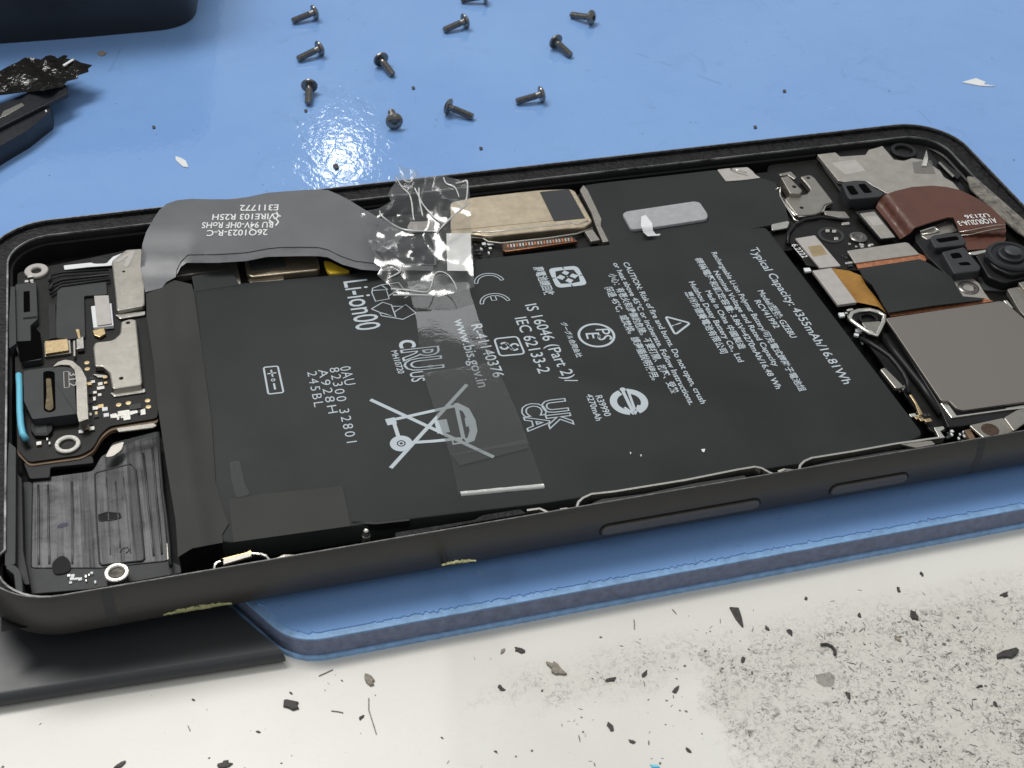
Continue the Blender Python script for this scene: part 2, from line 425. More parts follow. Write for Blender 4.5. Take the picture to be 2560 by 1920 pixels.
root_mat = thing('work_mat', 'blue rubber repair mat with rounded corner and ragged edge under the phone', 'mat', (8, 10, Z_TAB))
def mat_outline(dy, wav=0, zz=Z_MAT):
    near = -.565 + dy
    pts = [Vector((60, near))]
    n = 620 if wav else 60
    for i in range(n + 1):
        x = 16 - (16 - 4.15) * i / n
        y = near + (noise.noise(Vector((x * 9, 1, 0))) * .5 + noise.noise(Vector((x * 23, 4, 0))) * .7) * wav
        pts.append(Vector((x, y)))
    # rounded corner, then the left edge running back under the phone
    c0_, c1_, c2_ = Vector((3.68, -.565)), Vector((3.27, -.565)), Vector((3.06, -.2))
    cn = [c0_ * (1 - t) ** 2 + c1_ * 2 * t * (1 - t) + c2_ * t * t for t in [k / 14 for k in range(15)]] + [Vector((3.06 - .055 * k, -.2 + .09 * k)) for k in range(1, 13)]
    off = Vector((dy * .85, dy * .55))
    for i, c in enumerate(cn):
        p = Vector((c.x, c.y)) + (Vector((0, dy)) if i == 0 else off if i > 14 else Vector((dy * .85 * i / 14, dy * (1 - .45 * i / 14))))
        if wav: p += Vector((noise.noise(Vector((i * .9, 3, 0))), noise.noise(Vector((i * .9, 9, 0))))) * wav * 1.3
        pts.append(p)
    pts += [Vector((.6, 2.6)), Vector((-2.5, 4.8)), Vector((-14, 5.5)), Vector((-14, 60)), Vector((60, 60))]
    return pts
new('mat_core', prism_bm(mat_outline(0), Z_MAT - .035, .26, .006), 'matside', root_mat)
new('mat_skin_edge', prism_bm(mat_outline(.012), Z_MAT - .016, .022, .008), 'matledge', root_mat)
new('mat_surface', prism_bm(mat_outline(.105, .05), Z_MAT, .02, .004), 'mat', root_mat)
new('mat_backing', prism_bm(mat_outline(-.035, .01), Z_TAB + .064, .064, .02), 'matledge', root_mat)

# dark slab on the bench at left
sa, sb_ = P(0, 1776, Z_TAB), P(716, 1663, Z_TAB)
d = (sb_ - sa).normalized(); nrm = Vector((-d.y, d.x, 0))
bm = bmesh.new(); prof = []
R_ = .12; HT = .20
for i in range(9):
    a = math.pi * (i / 8); prof.append((R_ * (1 - math.sin(a)) * .9, HT / 2 - HT / 2 * math.cos(a)))
prof = [(p[0], p[1]) for p in prof]; prof[0] = (.09, 0)
A_ = sa - d * 6; B_ = sb_ + d * .0
ra = [bm.verts.new(A_ + nrm * p[0] + Vector((0, 0, p[1] + .001))) for p in prof]; rb = [bm.verts.new(B_ - d * p[0] * .55 + nrm * p[0] + Vector((0, 0, p[1] + .001))) for p in prof]
ra.append(bm.verts.new(A_ + nrm * 5 + Vector((0, 0, HT)))); rb.append(bm.verts.new(B_ - d * 2.6 + nrm * 3.6 + Vector((0, 0, HT))))
for i in range(len(ra) - 1): bm.faces.new((ra[i], rb[i], rb[i + 1], ra[i + 1]))
bm.faces.new(rb)
tag(new('dark_slab', bm, 'slab', None, 'auto'), 'smooth dark grey slab lying on the white bench beneath the left end of the phone', 'slab')

# ---------------------------------------------------------------- the phone
phone = thing('smartphone', 'opened black smartphone with its back off showing battery and circuit boards, lying on blue mat', 'phone', (7.8, 3.6, Z_MAT))
LN, WD, RC = 15.56, 7.32, .90
def stations():
    st = []
    def arc(cx, cy, a0):
        for i in range(13):
            a = math.radians(a0 + 90 * i / 12); st.append((Vector((cx + RC * math.cos(a), cy + RC * math.sin(a), 0)), Vector((math.cos(a), math.sin(a), 0))))
    arc(RC, RC, 180)
    for i in range(1, 40): st.append((Vector((RC + (LN - 2 * RC) * i / 40, 0, 0)), Vector((0, -1, 0))))
    arc(LN - RC, RC, 270)
    for i in range(1, 20): st.append((Vector((LN, RC + (WD - 2 * RC) * i / 20, 0)), Vector((1, 0, 0))))
    arc(LN - RC, WD - RC, 0)
    for i in range(1, 40): st.append((Vector((LN - RC - (LN - 2 * RC) * i / 40, WD, 0)), Vector((0, 1, 0))))
    arc(RC, WD - RC, 90)
    for i in range(1, 20): st.append((Vector((0, WD - RC - (WD - 2 * RC) * i / 20, 0)), Vector((-1, 0, 0))))
    return st
ST = stations()
def loft(name, profs, m, parent, bottom=False, smooth='auto'):
    bm = bmesh.new(); rings = []
    for p, n_ in ST:
        pr = profs(p, n_); rings.append([bm.verts.new(p + n_ * o_ + Vector((0, 0, z))) for o_, z in pr])
    N = len(rings)
    for i in range(N):
        a, b = rings[i], rings[(i + 1) % N]
        for k in range(len(a) - 1): bm.faces.new((a[k], a[k + 1], b[k + 1], b[k]))
    if bottom: bm.faces.new([r_[-1] for r_ in rings])
    return new(name, bm, m, parent, smooth)
outer = [(-.012, .0), (0, -.012), (.022, -.07), (.045, -.16), (.056, -.27), (.054, -.40), (.035, -.52), (-.005, -.62), (-.07, -.71), (-.16, -.775), (-.30, -.80), (-.42, -.806)]
body = loft('mid_frame', lambda p, n_: outer, 'frame', phone, True)
loft('metal_edge', lambda p, n_: [(-.030, -.030), (-.028, .0), (-.0125, .0015)], 'edge', body)
def lw(p, n_):
    k = max(0, -n_.y); return .30 - .23 * k ** .5 if k > 0 else .30
def inner(p, n_):
    w_ = lw(p, n_); j = .012 * noise.noise(p * 3)
    return [(-.029, -.0305), (-.034, -.075 + j * .3), (-w_, -.082 + j * .4)]
loft('back_ledge', inner, 'ledge', body)
def well(p, n_):
    w_ = lw(p, n_); return [(-w_ - .0005, -.0825), (-w_ - .012, -.10), (-w_ - .02, -.20), (-w_ - .05, -.215), (-w_ - .06, -.47)]
loft('inner_wall', well, 'blackpl', body)
# ridge along the inside of the ledge, highlights painted into its colour
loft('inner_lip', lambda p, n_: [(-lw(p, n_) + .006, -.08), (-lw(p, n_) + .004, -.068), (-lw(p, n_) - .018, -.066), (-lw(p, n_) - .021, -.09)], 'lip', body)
bm = bmesh.new(); vs = [bm.verts.new((p[0], p[1], -.46)) for p in ((.2, .05), (LN - .2, .05), (LN - .2, WD - .2), (.2, WD - .2))]; bm.faces.new(vs)
new('chassis_floor', bm, 'cavity', body)

# side buttons (on the near wall, follow the bulge)
def side_button(x0, x1, name):
    zc, hh = -.415, .088; bm = bmesh.new(); out = []
    for i in range(25):
        t = i / 24
        if i <= 12: a = math.pi / 2 + math.pi * i / 12; out.append((x0 + hh + hh * math.cos(a), zc + hh * math.sin(a)))
    for i in range(13): a = -math.pi / 2 + math.pi * i / 12; out.append((x1 - hh + hh * math.cos(a), zc + hh * math.sin(a)))
    def Y(z, o): return -(lerp_tab([(-.8, -.3), (-.62, -.005), (-.40, .054), (-.27, .056), (-.16, .045), (0, 0)], z) + o)
    f1 = [bm.verts.new((x, Y(z, -.01), z)) for x, z in out]
    cxm = (x0 + x1) / 2
    def ins(x, z, k): return (x0 + hh + (x - x0 - hh) * k if x < x0 + hh else (x1 - hh + (x - x1 + hh) * k if x > x1 - hh else x)), zc + (z - zc) * k
    f2 = []; f3 = []
    for x, z in out:
        a, b = ins(x, z, .97); f2.append(bm.verts.new((a, Y(b, .026), b)))
        a, b = ins(x, z, .80); f3.append(bm.verts.new((a, Y(b, .036), b)))
    n = len(out)
    for A, B in ((f1, f2), (f2, f3)):
        for i in range(n): bm.faces.new((A[i], A[(i + 1) % n], B[(i + 1) % n], B[i]))
    bm.faces.new(f3)
    return new(name, bm, 'button', body, 'auto')
def bx(px, py, z=-.28):
    # x where the near wall shows at this pixel
    d = ROT @ Vector(((px - 1280) / FPX, -(py - 960) / FPX, -1)); t = (-.05 - CAM.y) / d.y; return CAM + d * t
pa, pb = bx(1502, 1330), bx(1895, 1265)
side_button(pa.x, pb.x, 'volume_button')
pa, pb = bx(2075, 1230), bx(2265, 1195)
side_button(pa.x, pb.x, 'power_button')

# dark slots round the buttons
def slot(x0, x1):
    zc, hh = -.415, .105; pts = []
    for i in range(13): a = math.pi / 2 + math.pi * i / 12; pts.append((x0 + hh - .017 + hh * math.cos(a), zc + hh * math.sin(a)))
    for i in range(13): a = -math.pi / 2 + math.pi * i / 12; pts.append((x1 - hh + .017 + hh * math.cos(a), zc + hh * math.sin(a)))
    def Y(z): return -(lerp_tab([(-.8, -.3), (-.62, -.005), (-.40, .054), (-.27, .056), (-.16, .045), (0, 0)], z) + .0035)
    bm = bmesh.new(); tube_bm([(x, Y(z), z) for x, z in pts], .007, 5, True, 1, bm)
    new('button_gap', bm, 'cavity', body)
slot(bx(1502, 1330).x, bx(1895, 1265).x); slot(bx(2075, 1230).x, bx(2265, 1195).x)
# antenna breaks in the frame
def band(x, wdt=.07):
    bm = bmesh.new(); a = []; b = []
    for o_, z in outer[1:10]: a.append(bm.verts.new((x - wdt / 2, -o_ - .0025, z))); b.append(bm.verts.new((x + wdt / 2, -o_ - .0025, z)))
    for i in range(len(a) - 1): bm.faces.new((a[i], b[i], b[i + 1], a[i + 1]))
    new('antenna_band', bm, 'greypl', body)
band(bx(270, 1500).x, .12); band(bx(2440, 1160).x, .1)
# yellow glue residue along the lower edge
def wall_blob(px0, px1, pyc0, pyc1, h, seed, name='glue_residue', m='residue'):
    pts = []; n = 26; random.seed(seed)
    top = []; bot = []
    for i in range(n):
        t = i / (n - 1); x = px0 + (px1 - px0) * t; yc = pyc0 + (pyc1 - pyc0) * t
        k = h * (.15 + .85 * math.sin(math.pi * t) ** .7) * random.uniform(.55, 1.15)
        top.append((x, yc - k)); bot.append((x, yc + h * .35 * random.uniform(.3, 1)))
    def onwall(px, py):
        d = ROT @ Vector(((px - 1280) / FPX, -(py - 960) / FPX, -1)); lo, hi = 10, 30
        best = None
        for kk in range(400):
            t = 12 + kk * .01; pnt = CAM + d * t
            oo = lerp_tab([(-.806, -.42), (-.775, -.16), (-.71, -.07), (-.62, -.005), (-.52, .035), (-.40, .054), (-.27, .056), (-.16, .045), (0, 0)], pnt.z)
            if pnt.z < 0.01 and pnt.y > -oo - .006: return pnt
        return CAM + d * 13.5
    bm = bmesh.new(); ring_ = top + bot[::-1]; c = [bm.verts.new(onwall(*p)) for p in ring_]
    a = c[:n]; b = c[n:][::-1]
    mid = []
    for i in range(n):
        p = (a[i].co + b[i].co) / 2 + Vector((0, -.012 * random.uniform(.5, 1.2), .004)); mid.append(bm.verts.new(p))
    for i in range(n - 1):
        bm.faces.new((a[i], a[i + 1], mid[i + 1], mid[i])); bm.faces.new((mid[i], mid[i + 1], b[i + 1], b[i]))
    new(name, bm, m, body)
wall_blob(408, 580, 1537, 1508, 9, 3); wall_blob(1104, 1190, 1412, 1401, 7, 5)

# ---------------------------------------------------------------- battery
ZB = -.12
bat_pts = [P(500, 716, ZB), P(868, 683, ZB), P(1504, 612, ZB), P(1915, 566, ZB), P(2310, 1085, ZB), P(2235, 1122, ZB), P(1360, 1258, ZB), P(900, 1312, ZB), P(590, 1358, ZB), P(470, 1340, ZB), P(390, 740, ZB)]
bm = prism_bm(fillet(bat_pts, .10), ZB, .30, .035)
battery = new('battery', bm, 'battery', phone, 'auto')
# folded wrap on the battery's left end
def zwrap(x, y):
    t = (x - 355) / 130; s = (y - 700) / 650
    u = x - (395 + .165 * (y - 720))
    return ZB + .012 + .035 * math.exp(-(u / 38) ** 2) + .022 * noise.noise(Vector((x * .018, y * .006, 2)))
ow = pxl('B', [(1005, 690), (1120, 740), (1200, 690), (1325, 720), (1345, 800), (1460, 1640)]) + pxl('C', [(1490, 620), (1560, 860), (1580, 910), (1535, 985), (1540, 1040), (1330, 1080), (1230, 1140), (1215, 900), (1150, 500), (1090, 100)]) + pxl('B', [(1060, 1250), (1015, 950)])
new('battery_wrap_fold', film_bm(ow, zwrap, 12, .25), 'battery2', battery, True)
plate('wrap_side', 'C', [(1150, 500), (1215, 900), (1235, 1145), (1330, 1085), (1540, 1045), (1535, 985), (1400, 700)], ZB - .03, .3, 'blackpl', battery, .03)
# grey patch tape near the lower left
plate('insulating_patch', 'K', [(380, 330), (575, 298), (1010, 253), (1055, 475), (405, 565)], ZB + .012, .011, 'battery2', battery, .01, .001)
plate('insulating_patch', 'B', [(1325, 665), (1595, 615), (1655, 725), (1345, 770)], ZB + .004, .02, 'battery', battery, .01, .002)
o = plate('glossy_smear', 'K', [(385, 120), (440, 115), (470, 250), (500, 300), (420, 320), (395, 220)], ZB + .013, .002, 'tape', battery, .05, .001)

ZI = ZB + .004
labelb = bmesh.new()
def T(body_, f1, a, f2, b, cap, off=.012, sp=1):
    text_bm(labelb, body_, Q(f1, *a, ZI), Q(f2, *b, ZI), cap, ZI, off, 0, sp)
T('Typical Capacity: 4355mAh/16.81Wh', 'G', (42, 1012), 'H', (790, 1140), .135, .010)
T('Model/型號: GZE8U', 'G', (105, 1350), 'H', (372, 775), .098, .016)
T('RCV41992', 'H', (80, 480), 'H', (242, 698), .095, .016)
T('Rechargeable Li-ion Polymer Battery/可充電式鋰離子電池組', 'F', (1598, 778), 'J', (1660, 908), .088, .016)
T('Nominal Voltage and Rated Capacity', 'F', (1612, 908), 'J', (1480, 737), .085, .016)
T('標稱電壓和額定容量: 3.86V=4270mAh/16.48 Wh', 'F', (1485, 818), 'J', (1495, 892), .092, .016)
T('Made in China 中國製造', 'J', (1002, 215), 'J', (1245, 617), .088, .016)
T('Huizhou Desay Battery Co., Ltd', 'J', (890, 152), 'J', (1235, 707), .088, .016)
T('惠州市德賽電池有限公司', 'J', (862, 222), 'J', (1115, 648), .095, .016)
T('CAUTION: Risk of fire and burns. Do not open, crush', 'F', (987, 848), 'J', (975, 995), .088, .016)
T('or heat above 45°C or incinerate. Follow Instructions.', 'F', (918, 852), 'J', (895, 1003), .088, .016)
T('小心：有著火和燙傷的危險。不要打開、擠壓、受熱', 'F', (888, 927), 'J', (775, 922), .095, .016)
T('超過 45°C，或焚燒。請遵循說明使用。', 'F', (862, 1017), 'J', (642, 832), .098, .016)
T('グーグル合同会社', 'F', (558, 1262), 'F', (672, 1504), .070, .02)
T('廢電池請回收', 'F', (372, 880), 'F', (455, 1075), .12, .02)
T('R39990', 'J', (243, 940), 'J', (310, 1082), .095, .014)
T('4270mAh', 'J', (178, 930), 'J', (250, 1112), .09, .014)
T('IS 16046 (Part 2)/', 'I', (1693, 312), 'I', (1978, 852), .175, .006)
T('IEC 62133-2', 'I', (1622, 402), 'I', (1790, 785), .175, .006)
T('R-41140376', 'I', (1320, 450), 'I', (1478, 815), .16, .006)
T('www.bis.gov.in', 'I', (1200, 412), 'I', (1372, 882), .16, .006)
T('Li-ion00', 'I', (438, 150), 'I', (530, 492), .36, .004)
T('MH10720', 'I', (765, 630), 'I', (818, 787), .09, .012)
T('0AU', 'I', (412, 742), 'I', (450, 868), .15, -.004, 1.15)
T('82300 32801', 'I', (340, 748), 'I', (462, 1266), .135, -.004, 1.3)
T('A928H', 'I', (262, 760), 'I', (335, 1062), .13, -.004, 1.3)
T('245BL', 'I', (188, 775), 'I', (238, 1018), .13, -.004, 1.3)
T('c', 'I', (822, 556), 'I', (830, 612), .34, .01)
T('US', 'I', (895, 778), 'I', (912, 845), .19, .006)
T('PS', 'J', (246, 478), 'J', (266, 556), .205, .004)
T('E', 'J', (176, 506), 'J', (187, 546), .20, .004)
T('!', 'J', (772, 452), 'J', (778, 458), .16, .03)
T('®', 'I', (1018, 728), 'I', (1022, 745), .08, .01)
new('printed_writing', labelb, 'ink', battery)

def strokes(name, fr, lines, w_, m='ink', parent=battery, z=ZI, extra=None):
    bm = extra or bmesh.new()
    for ln in lines:
        cl = ln[0] == 'c'
        pts = ln[1:] if cl else ln
        zz = z
        stroke_bm([Q(fr, x, y, zz) for x, y in pts], w_, 0, bm, cl)
    return new(name, bm, m, parent)
def circ(c, r, w_, bm, a0=0, a1=360, n=48):
    pts = [c + Vector((r * math.cos(math.radians(a0 + (a1 - a0) * i / n)), r * math.sin(math.radians(a0 + (a1 - a0) * i / n)), 0)) for i in range(n + (0 if a1 - a0 == 360 else 1))]
    stroke_bm(pts, w_, 0, bm, a1 - a0 == 360)
def rpoly(bm, pts, w_, r=.04): stroke_bm([Vector((p.x, p.y, pts[0].z)) for p in fillet(pts, r)], w_, 0, bm, True)
# bin crossed out
bm = bmesh.new()
for a, b in (((625, 965), (1478, 1362)), ((1292, 860), (765, 1438))): stroke_bm([Q('I', *a, ZI), Q('I', *b, ZI)], .052, 0, bm)
for l in ([(765, 1108), (880, 1082), (1210, 1008)], [(905, 1262), (1060, 1252), (1245, 1234)], [(785, 1118), (822, 1232)], [(1215, 990), (1268, 1235)]):
    stroke_bm([Q('I', *p, ZI + .0006) for p in l], .05, 0, bm)
stroke_bm([Q('I', *p, ZI + .0003) for p in [(735, 1122), (800, 1108)]], .12, 0, bm)
stroke_bm([Q('I', *p, ZI + .0003) for p in [(1108, 1105), (1132, 1195)]], .16, 0, bm)
stroke_bm([Q('I', *p, ZI + .0009) for p in [(1210, 1000), (1285, 1035), (1325, 1110), (1338, 1180), (1320, 1240), (1280, 1250)]], .10, 0, bm)
stroke_bm([Q('I', *p, ZI + .0004) for p in [(1285, 1092), (1305, 1092), (1318, 1145), (1295, 1150)]], .035, 0, bm, True)
stroke_bm([Q('I', *p, ZI + .0004) for p in [(1190, 1238), (1198, 1272), (1262, 1262), (1250, 1232)]], .035, 0, bm, True)
circ(Q('I', 838, 1268, ZI + .0012), .098, .085, bm); circ(Q('I', 838, 1268, ZI + .0015), .030, .02, bm)
new('crossed_out_bin_mark', bm, 'ink', battery)
# warning triangle
bm = bmesh.new(); rpoly(bm, [Q('J', 728, 390, ZI), Q('J', 900, 436, ZI), Q('J', 796, 516, ZI)], .032, .05); new('warning_mark', bm, 'ink', battery)
# circle marks
bm = bmesh.new(); c = Q('J', 252, 520, ZI); rr = (Q('J', 378, 520, ZI) - Q('J', 128, 520, ZI)).length / 2; circ(c, rr * .97, .035, bm); new('safety_circle_mark', bm, 'ink', battery)
bm = bmesh.new(); c = Q('J', 477, 980, ZI); rr = (Q('J', 610, 980, ZI) - Q('J', 343, 980, ZI)).length / 2 - .05
circ(c, rr, .095, bm, 105, 255, 30); circ(c, rr, .095, bm, -75, 75, 30)
T2 = bm; stroke_bm([Q('J', 432, 900, ZI), Q('J', 505, 1050, ZI)], .045, 0, T2)
for l in ([(465, 890), (520, 1040)], [(445, 1018), (512, 1066)], [(545, 1003), (516, 1066)]): stroke_bm([Q('J', *p, ZI + .0005) for p in l], .035, 0, T2)
circ(Q('J', 434, 895, ZI + .001), .02, .04, bm, 0, 360, 16)
new('arrow_circle_mark', bm, 'ink', battery)
# framed square with looped S
bm = bmesh.new(); rpoly(bm, [Q('I', *p, ZI) for p in ((1480, 545), (1640, 528), (1692, 648), (1520, 664))], .026, .06)
loop = []
cc = Q('I', 1586, 597, ZI); dd = (Q('I', 1650, 603, ZI) - cc)
ux = dd.normalized(); uy = Vector((-ux.y, ux.x, 0)); R0 = dd.length
for sgn in (1, -1):
    loop = [cc + ux * R0 * .55 * sgn + (ux * math.cos(t) * .5 + uy * math.sin(t) * .62) * R0 * .85 for t in [math.radians(a * 15 + (20 if sgn > 0 else 200)) for a in range(0, 22)]]
    stroke_bm(loop, .03, 0, bm)
stroke_bm([cc - ux * R0 * .5 + uy * R0 * .5, cc + ux * R0 * .5 - uy * R0 * .5], .03, 0, bm)
new('standards_mark', bm, 'ink', battery)
# plus minus mark
bm = bmesh.new(); rpoly(bm, [Q('B', *p, ZI) for p in ((1822, 1295), (1920, 1286), (1960, 1468), (1855, 1480))], .024, .03)
stroke_bm([Q('B', 1848, 1340, ZI), Q('B', 1910, 1332, ZI)], .022, 0, bm); stroke_bm([Q('B', 1874, 1312, ZI), Q('B', 1885, 1360, ZI)], .022, 0, bm)
circ(Q('B', 1888, 1382, ZI), .022, .014, bm, 0, 360, 16)
stroke_bm([Q('B', 1893, 1405, ZI), Q('B', 1902, 1448, ZI)], .026, 0, bm)
new('polarity_mark', bm, 'ink', battery)
# CE outline letters
def outline_arc(bm, c, r0, r1, a0, a1, ax, ay, w_=.014):
    n = 18; pts = [(r1, a0 + (a1 - a0) * i / n) for i in range(n + 1)] + [(r0, a1 - (a1 - a0) * i / n) for i in range(n + 1)]
    stroke_bm([c + ax * r_ * math.cos(math.radians(a)) + ay * r_ * math.sin(math.radians(a)) for r_, a in pts], w_, 0, bm, True)
X_, Y_ = Vector((1, 0, 0)), Vector((0, 1, 0))
bm = bmesh.new()
pC = Q('D', 1450, 975, ZI); pE = Q('D', 1500, 1115, ZI)
rx = (Q('D', 1550, 970, ZI).x - Q('D', 1342, 970, ZI).x) / 2
outline_arc(bm, Vector((pC.x - .01, pC.y - .03, ZI)), rx * .80, rx * 1.02, 5, 175, X_, Y_); new('conformity_letter', bm, 'ink', battery); bm = bmesh.new()
outline_arc(bm, Vector((pE.x - .03, pE.y - .03, ZI)), rx * .80, rx * 1.02, 5, 175, X_, Y_)
stroke_bm([Vector((pE.x - .03 + a, pE.y - .03 + b, ZI)) for a, b in ((-.035, rx * .8), (-.035, .06), (.035, .06), (.035, rx * .8))], .014, 0, bm)
new('conformity_letter', bm, 'ink', battery)
# UK / CA outline letters, RU outline
def otext(bm, body_, f, a, b, cap, sp=1, o=.016):
    text_bm(bm, body_, Q(f, *a, ZI), Q(f, *b, ZI), cap, ZI, .02, o, sp)
bm = bmesh.new(); otext(bm, 'UK', 'I', (1806, 972), (1875, 1175), .32, 1.05, .03); otext(bm, 'CA', 'I', (1662, 998), (1722, 1190), .31, 1.05, .03)
new('outlined_letters_mark', bm, 'ink', battery)
bm = bmesh.new(); otext(bm, 'RU', 'I', (845, 620), (885, 775), .50, .9, .03); new('recognized_component_mark', bm, 'ink', battery)
# rounded square with four arrows
bm = bmesh.new(); cs = [Q('D', *p, ZI) for p in ((1852, 888), (2055, 868), (2128, 1000), (1912, 1024))]
bm.faces.new([bm.verts.new(Vector((p.x, p.y, ZI))) for p in fillet(cs, .09)])
mark = new('battery_recycling_mark', bm, 'ink', battery)
cen = sum(cs, Vector()) / 4; cen.z = ZI + .0012; bm = bmesh.new()
for k in range(4):
    dv_ = (cs[k] - cen); dv_.z = 0; pr = Vector((-dv_.y, dv_.x, 0)).normalized()
    stroke_bm([cen + dv_ * .03, cen + dv_ * .42], .045, 0, bm)
    bm.faces.new([bm.verts.new(cen + dv_ * a_ + pr * b_ + Vector((0, 0, .0004))) for a_, b_ in ((.62, .0), (.36, .115), (.34, .06), (.34, -.06), (.36, -.115))])
    e1 = ((cs[(k + 1) % 4] - cen) + (cs[k] - cen)) * .5; e1.z = 0
    stroke_bm([cen + e1 * .82, cen + e1 * 1.02], .018, 0, bm)
new('mark_arrows', bm, 'battery', mark)
# folded triangle arrows, outlined
bm = bmesh.new()
for l in ([(640, 195), (700, 172), (820, 155), (855, 200), (800, 215), (750, 250)], [(640, 195), (635, 225), (660, 285), (755, 268), (735, 205), (640, 210)],
          [(632, 338), (710, 292), (770, 310), (800, 395), (735, 375), (690, 362), (632, 338)], [(690, 362), (700, 385), (850, 410), (938, 365), (870, 308), (790, 360), (800, 395)],
          [(870, 308), (850, 320), (775, 320)], [(855, 200), (900, 240), (860, 262)], [(700, 172), (745, 205)]):
    stroke_bm([Q('I', *p, ZI) for p in l], .016, 0, bm)
new('folded_arrows_mark', bm, 'ink', battery)

for i, (x, y) in enumerate(((990, 1315), (560, 1352), (487, 1335))):
    plate('lint_speck', 'J', [(x - 14, y - 8), (x + 14, y - 10), (x + 8, y + 12), (x - 4, y + 10)] if i == 0 else [(x - 6, y - 8), (x + 5, y - 7), (x + 3, y + 8)], ZB + .02, .012, 'white', battery, .002, .001)

# ---------------------------------------------------------------- left board area
pcb = plate('circuit_board', 'B', [(120, 640), (900, 480), (1080, 700), (1100, 1500), (1090, 180, 'C'), (760, 235, 'C'), (700, 285, 'C'), (640, 390, 'C'), (560, 435, 'C'), (200, 485, 'C'), (120, 400, 'C'), (100, 1200)], -.235, .03, 'pcb', phone, .06, .004)
plate('board_edge', 'B', [(120, 640), (900, 480), (1080, 700), (1100, 1500), (1092, 215, 'C'), (765, 265, 'C'), (705, 315, 'C'), (645, 415, 'C'), (565, 462, 'C'), (200, 512, 'C'), (120, 430, 'C'), (100, 1200)], -.266, .05, 'tan_edge', pcb, .06, .004)
# machined floor, near left
flo = plate('machined_pocket', 'C', [(225, 600), (640, 545), (700, 440), (1080, 270), (1110, 500), (1165, 1165), (690, 1215), (215, 1215)], -.33, .05, 'floor', phone, .05, .01)
plate('raised_pad', 'C', [(650, 560), (905, 495), (945, 540), (1000, 1165), (690, 1197), (665, 900)], -.318, .011, 'floor', flo, .08, .01)
plate('recess', 'C', [(675, 840), (830, 830), (840, 880), (680, 900)], -.3165, .0015, 'cavity', flo, .05, .0005)
plate('round_recess', 'C', [(355, 1180), (430, 1120), (490, 1170), (490, 1240), (370, 1270)], -.3285, .0015, 'cavity', flo, .15, .0005)
plate('ink_dot', 'C', [(388, 930), (425, 905), (473, 903), (470, 922), (410, 943)], -.327, .002, 'purple', flo, .03, .0005)
tube('pad_rim', 'C', [(668, 905), (655, 570), (672, 556), (905, 497), (938, 540), (965, 800), (998, 1150), (985, 1165), (700, 1195), (688, 1180)], -.317, .010, 'greypl', flo, 1, 6, True)
for x0_, y0_, x1_, y1_ in ((262, 640, 268, 1190), (332, 640, 340, 1185), (497, 620, 500, 1185), (735, 590, 765, 1130), (800, 620, 830, 1080), (855, 590, 905, 1120), (990, 420, 1060, 1130), (1050, 380, 1120, 1120)):
    tube('milling_ridge', 'C', [(x0_ + (x1_ - x0_) * t / 6 + random.uniform(-2, 2), y0_ + (y1_ - y0_) * t / 6) for t in range(7)], -.322, .012, 'floor', flo, .6)
tube('milled_loop', 'C', [(830, 1110), (845, 1085), (880, 1075), (895, 1095), (870, 1115)], -.317, .008, 'greypl', flo)
tube('milled_loop', 'C', [(680, 850), (740, 830), (830, 838), (838, 865), (780, 885), (690, 892)], -.316, .008, 'greypl', flo, 1, 6, True)
new('pocket_wall', tube_bm([Q('C', x, y, -.25) for x, y in ((1095, 290), (1108, 500), (1125, 700), (1150, 870), (1170, 1060), (1180, 1200))], .022, 6, False, 2), 'greypl', flo, True)
plate('metal_tab', 'C', [(1150, 1040), (1180, 1050), (1178, 1140), (1155, 1165)], -.24, .02, 'shield', flo, .02)
plate('foil_tab', 'C', [(715, 455), (780, 350), (1090, 270), (1085, 315), (900, 350), (800, 440)], -.22, .012, 'haze_tape', flo, .03, .002)
plate('foil_strip', 'C', [(725, 450), (770, 370), (860, 340), (840, 400), (780, 445)], -.2, .01, 'plate', flo, .04, .003)
plate('board_lug', 'C', [(800, 250), (1060, 212), (1088, 230), (1060, 245), (820, 275)], -.21, .02, 'shield', pcb, .02)
plate('gasket', 'C', [(160, 490), (640, 440), (650, 490), (350, 520), (345, 590), (205, 600)], -.28, .05, 'blackpl', phone, .03)
plate('lower_shelf', 'C', [(215, 1215), (690, 1215), (1170, 1160), (1250, 1200), (1255, 1250), (640, 1360), (160, 1400), (120, 1300), (160, 620), (225, 620)], -.345, .05, 'greypl', phone, .03)
# bosses
def boss(fr, x, y, z, ro, ri, m, parent, depth=.1, screw=None):
    o_ = ring('screw_boss', fr, x, y, z, ro, ri, .18, m, parent, depth); return o_
boss('C', 805, 1243, -.17, .138, .085, 'nickel', phone)
lathe('boss_core', 'C', 805, 1243, -.20, [(.084, -.05), (.084, 0), (.05, .004), (0, .004)], 'foam', phone)
boss('C', 465, 355, -.195, .158, .095, 'nickel', phone)
lathe('boss_thread', 'C', 465, 355, -.28, [(.094, -.02), (.08, .02), (.05, .0), (0, .0)], 'copper_dark', phone)
boss('B', 250, 622, -.195, .165, .07, 'label', phone)
lathe('boss_thread', 'B', 250, 626, -.24, [(.068, -.02), (.05, .0), (0, .0)], 'white', phone)
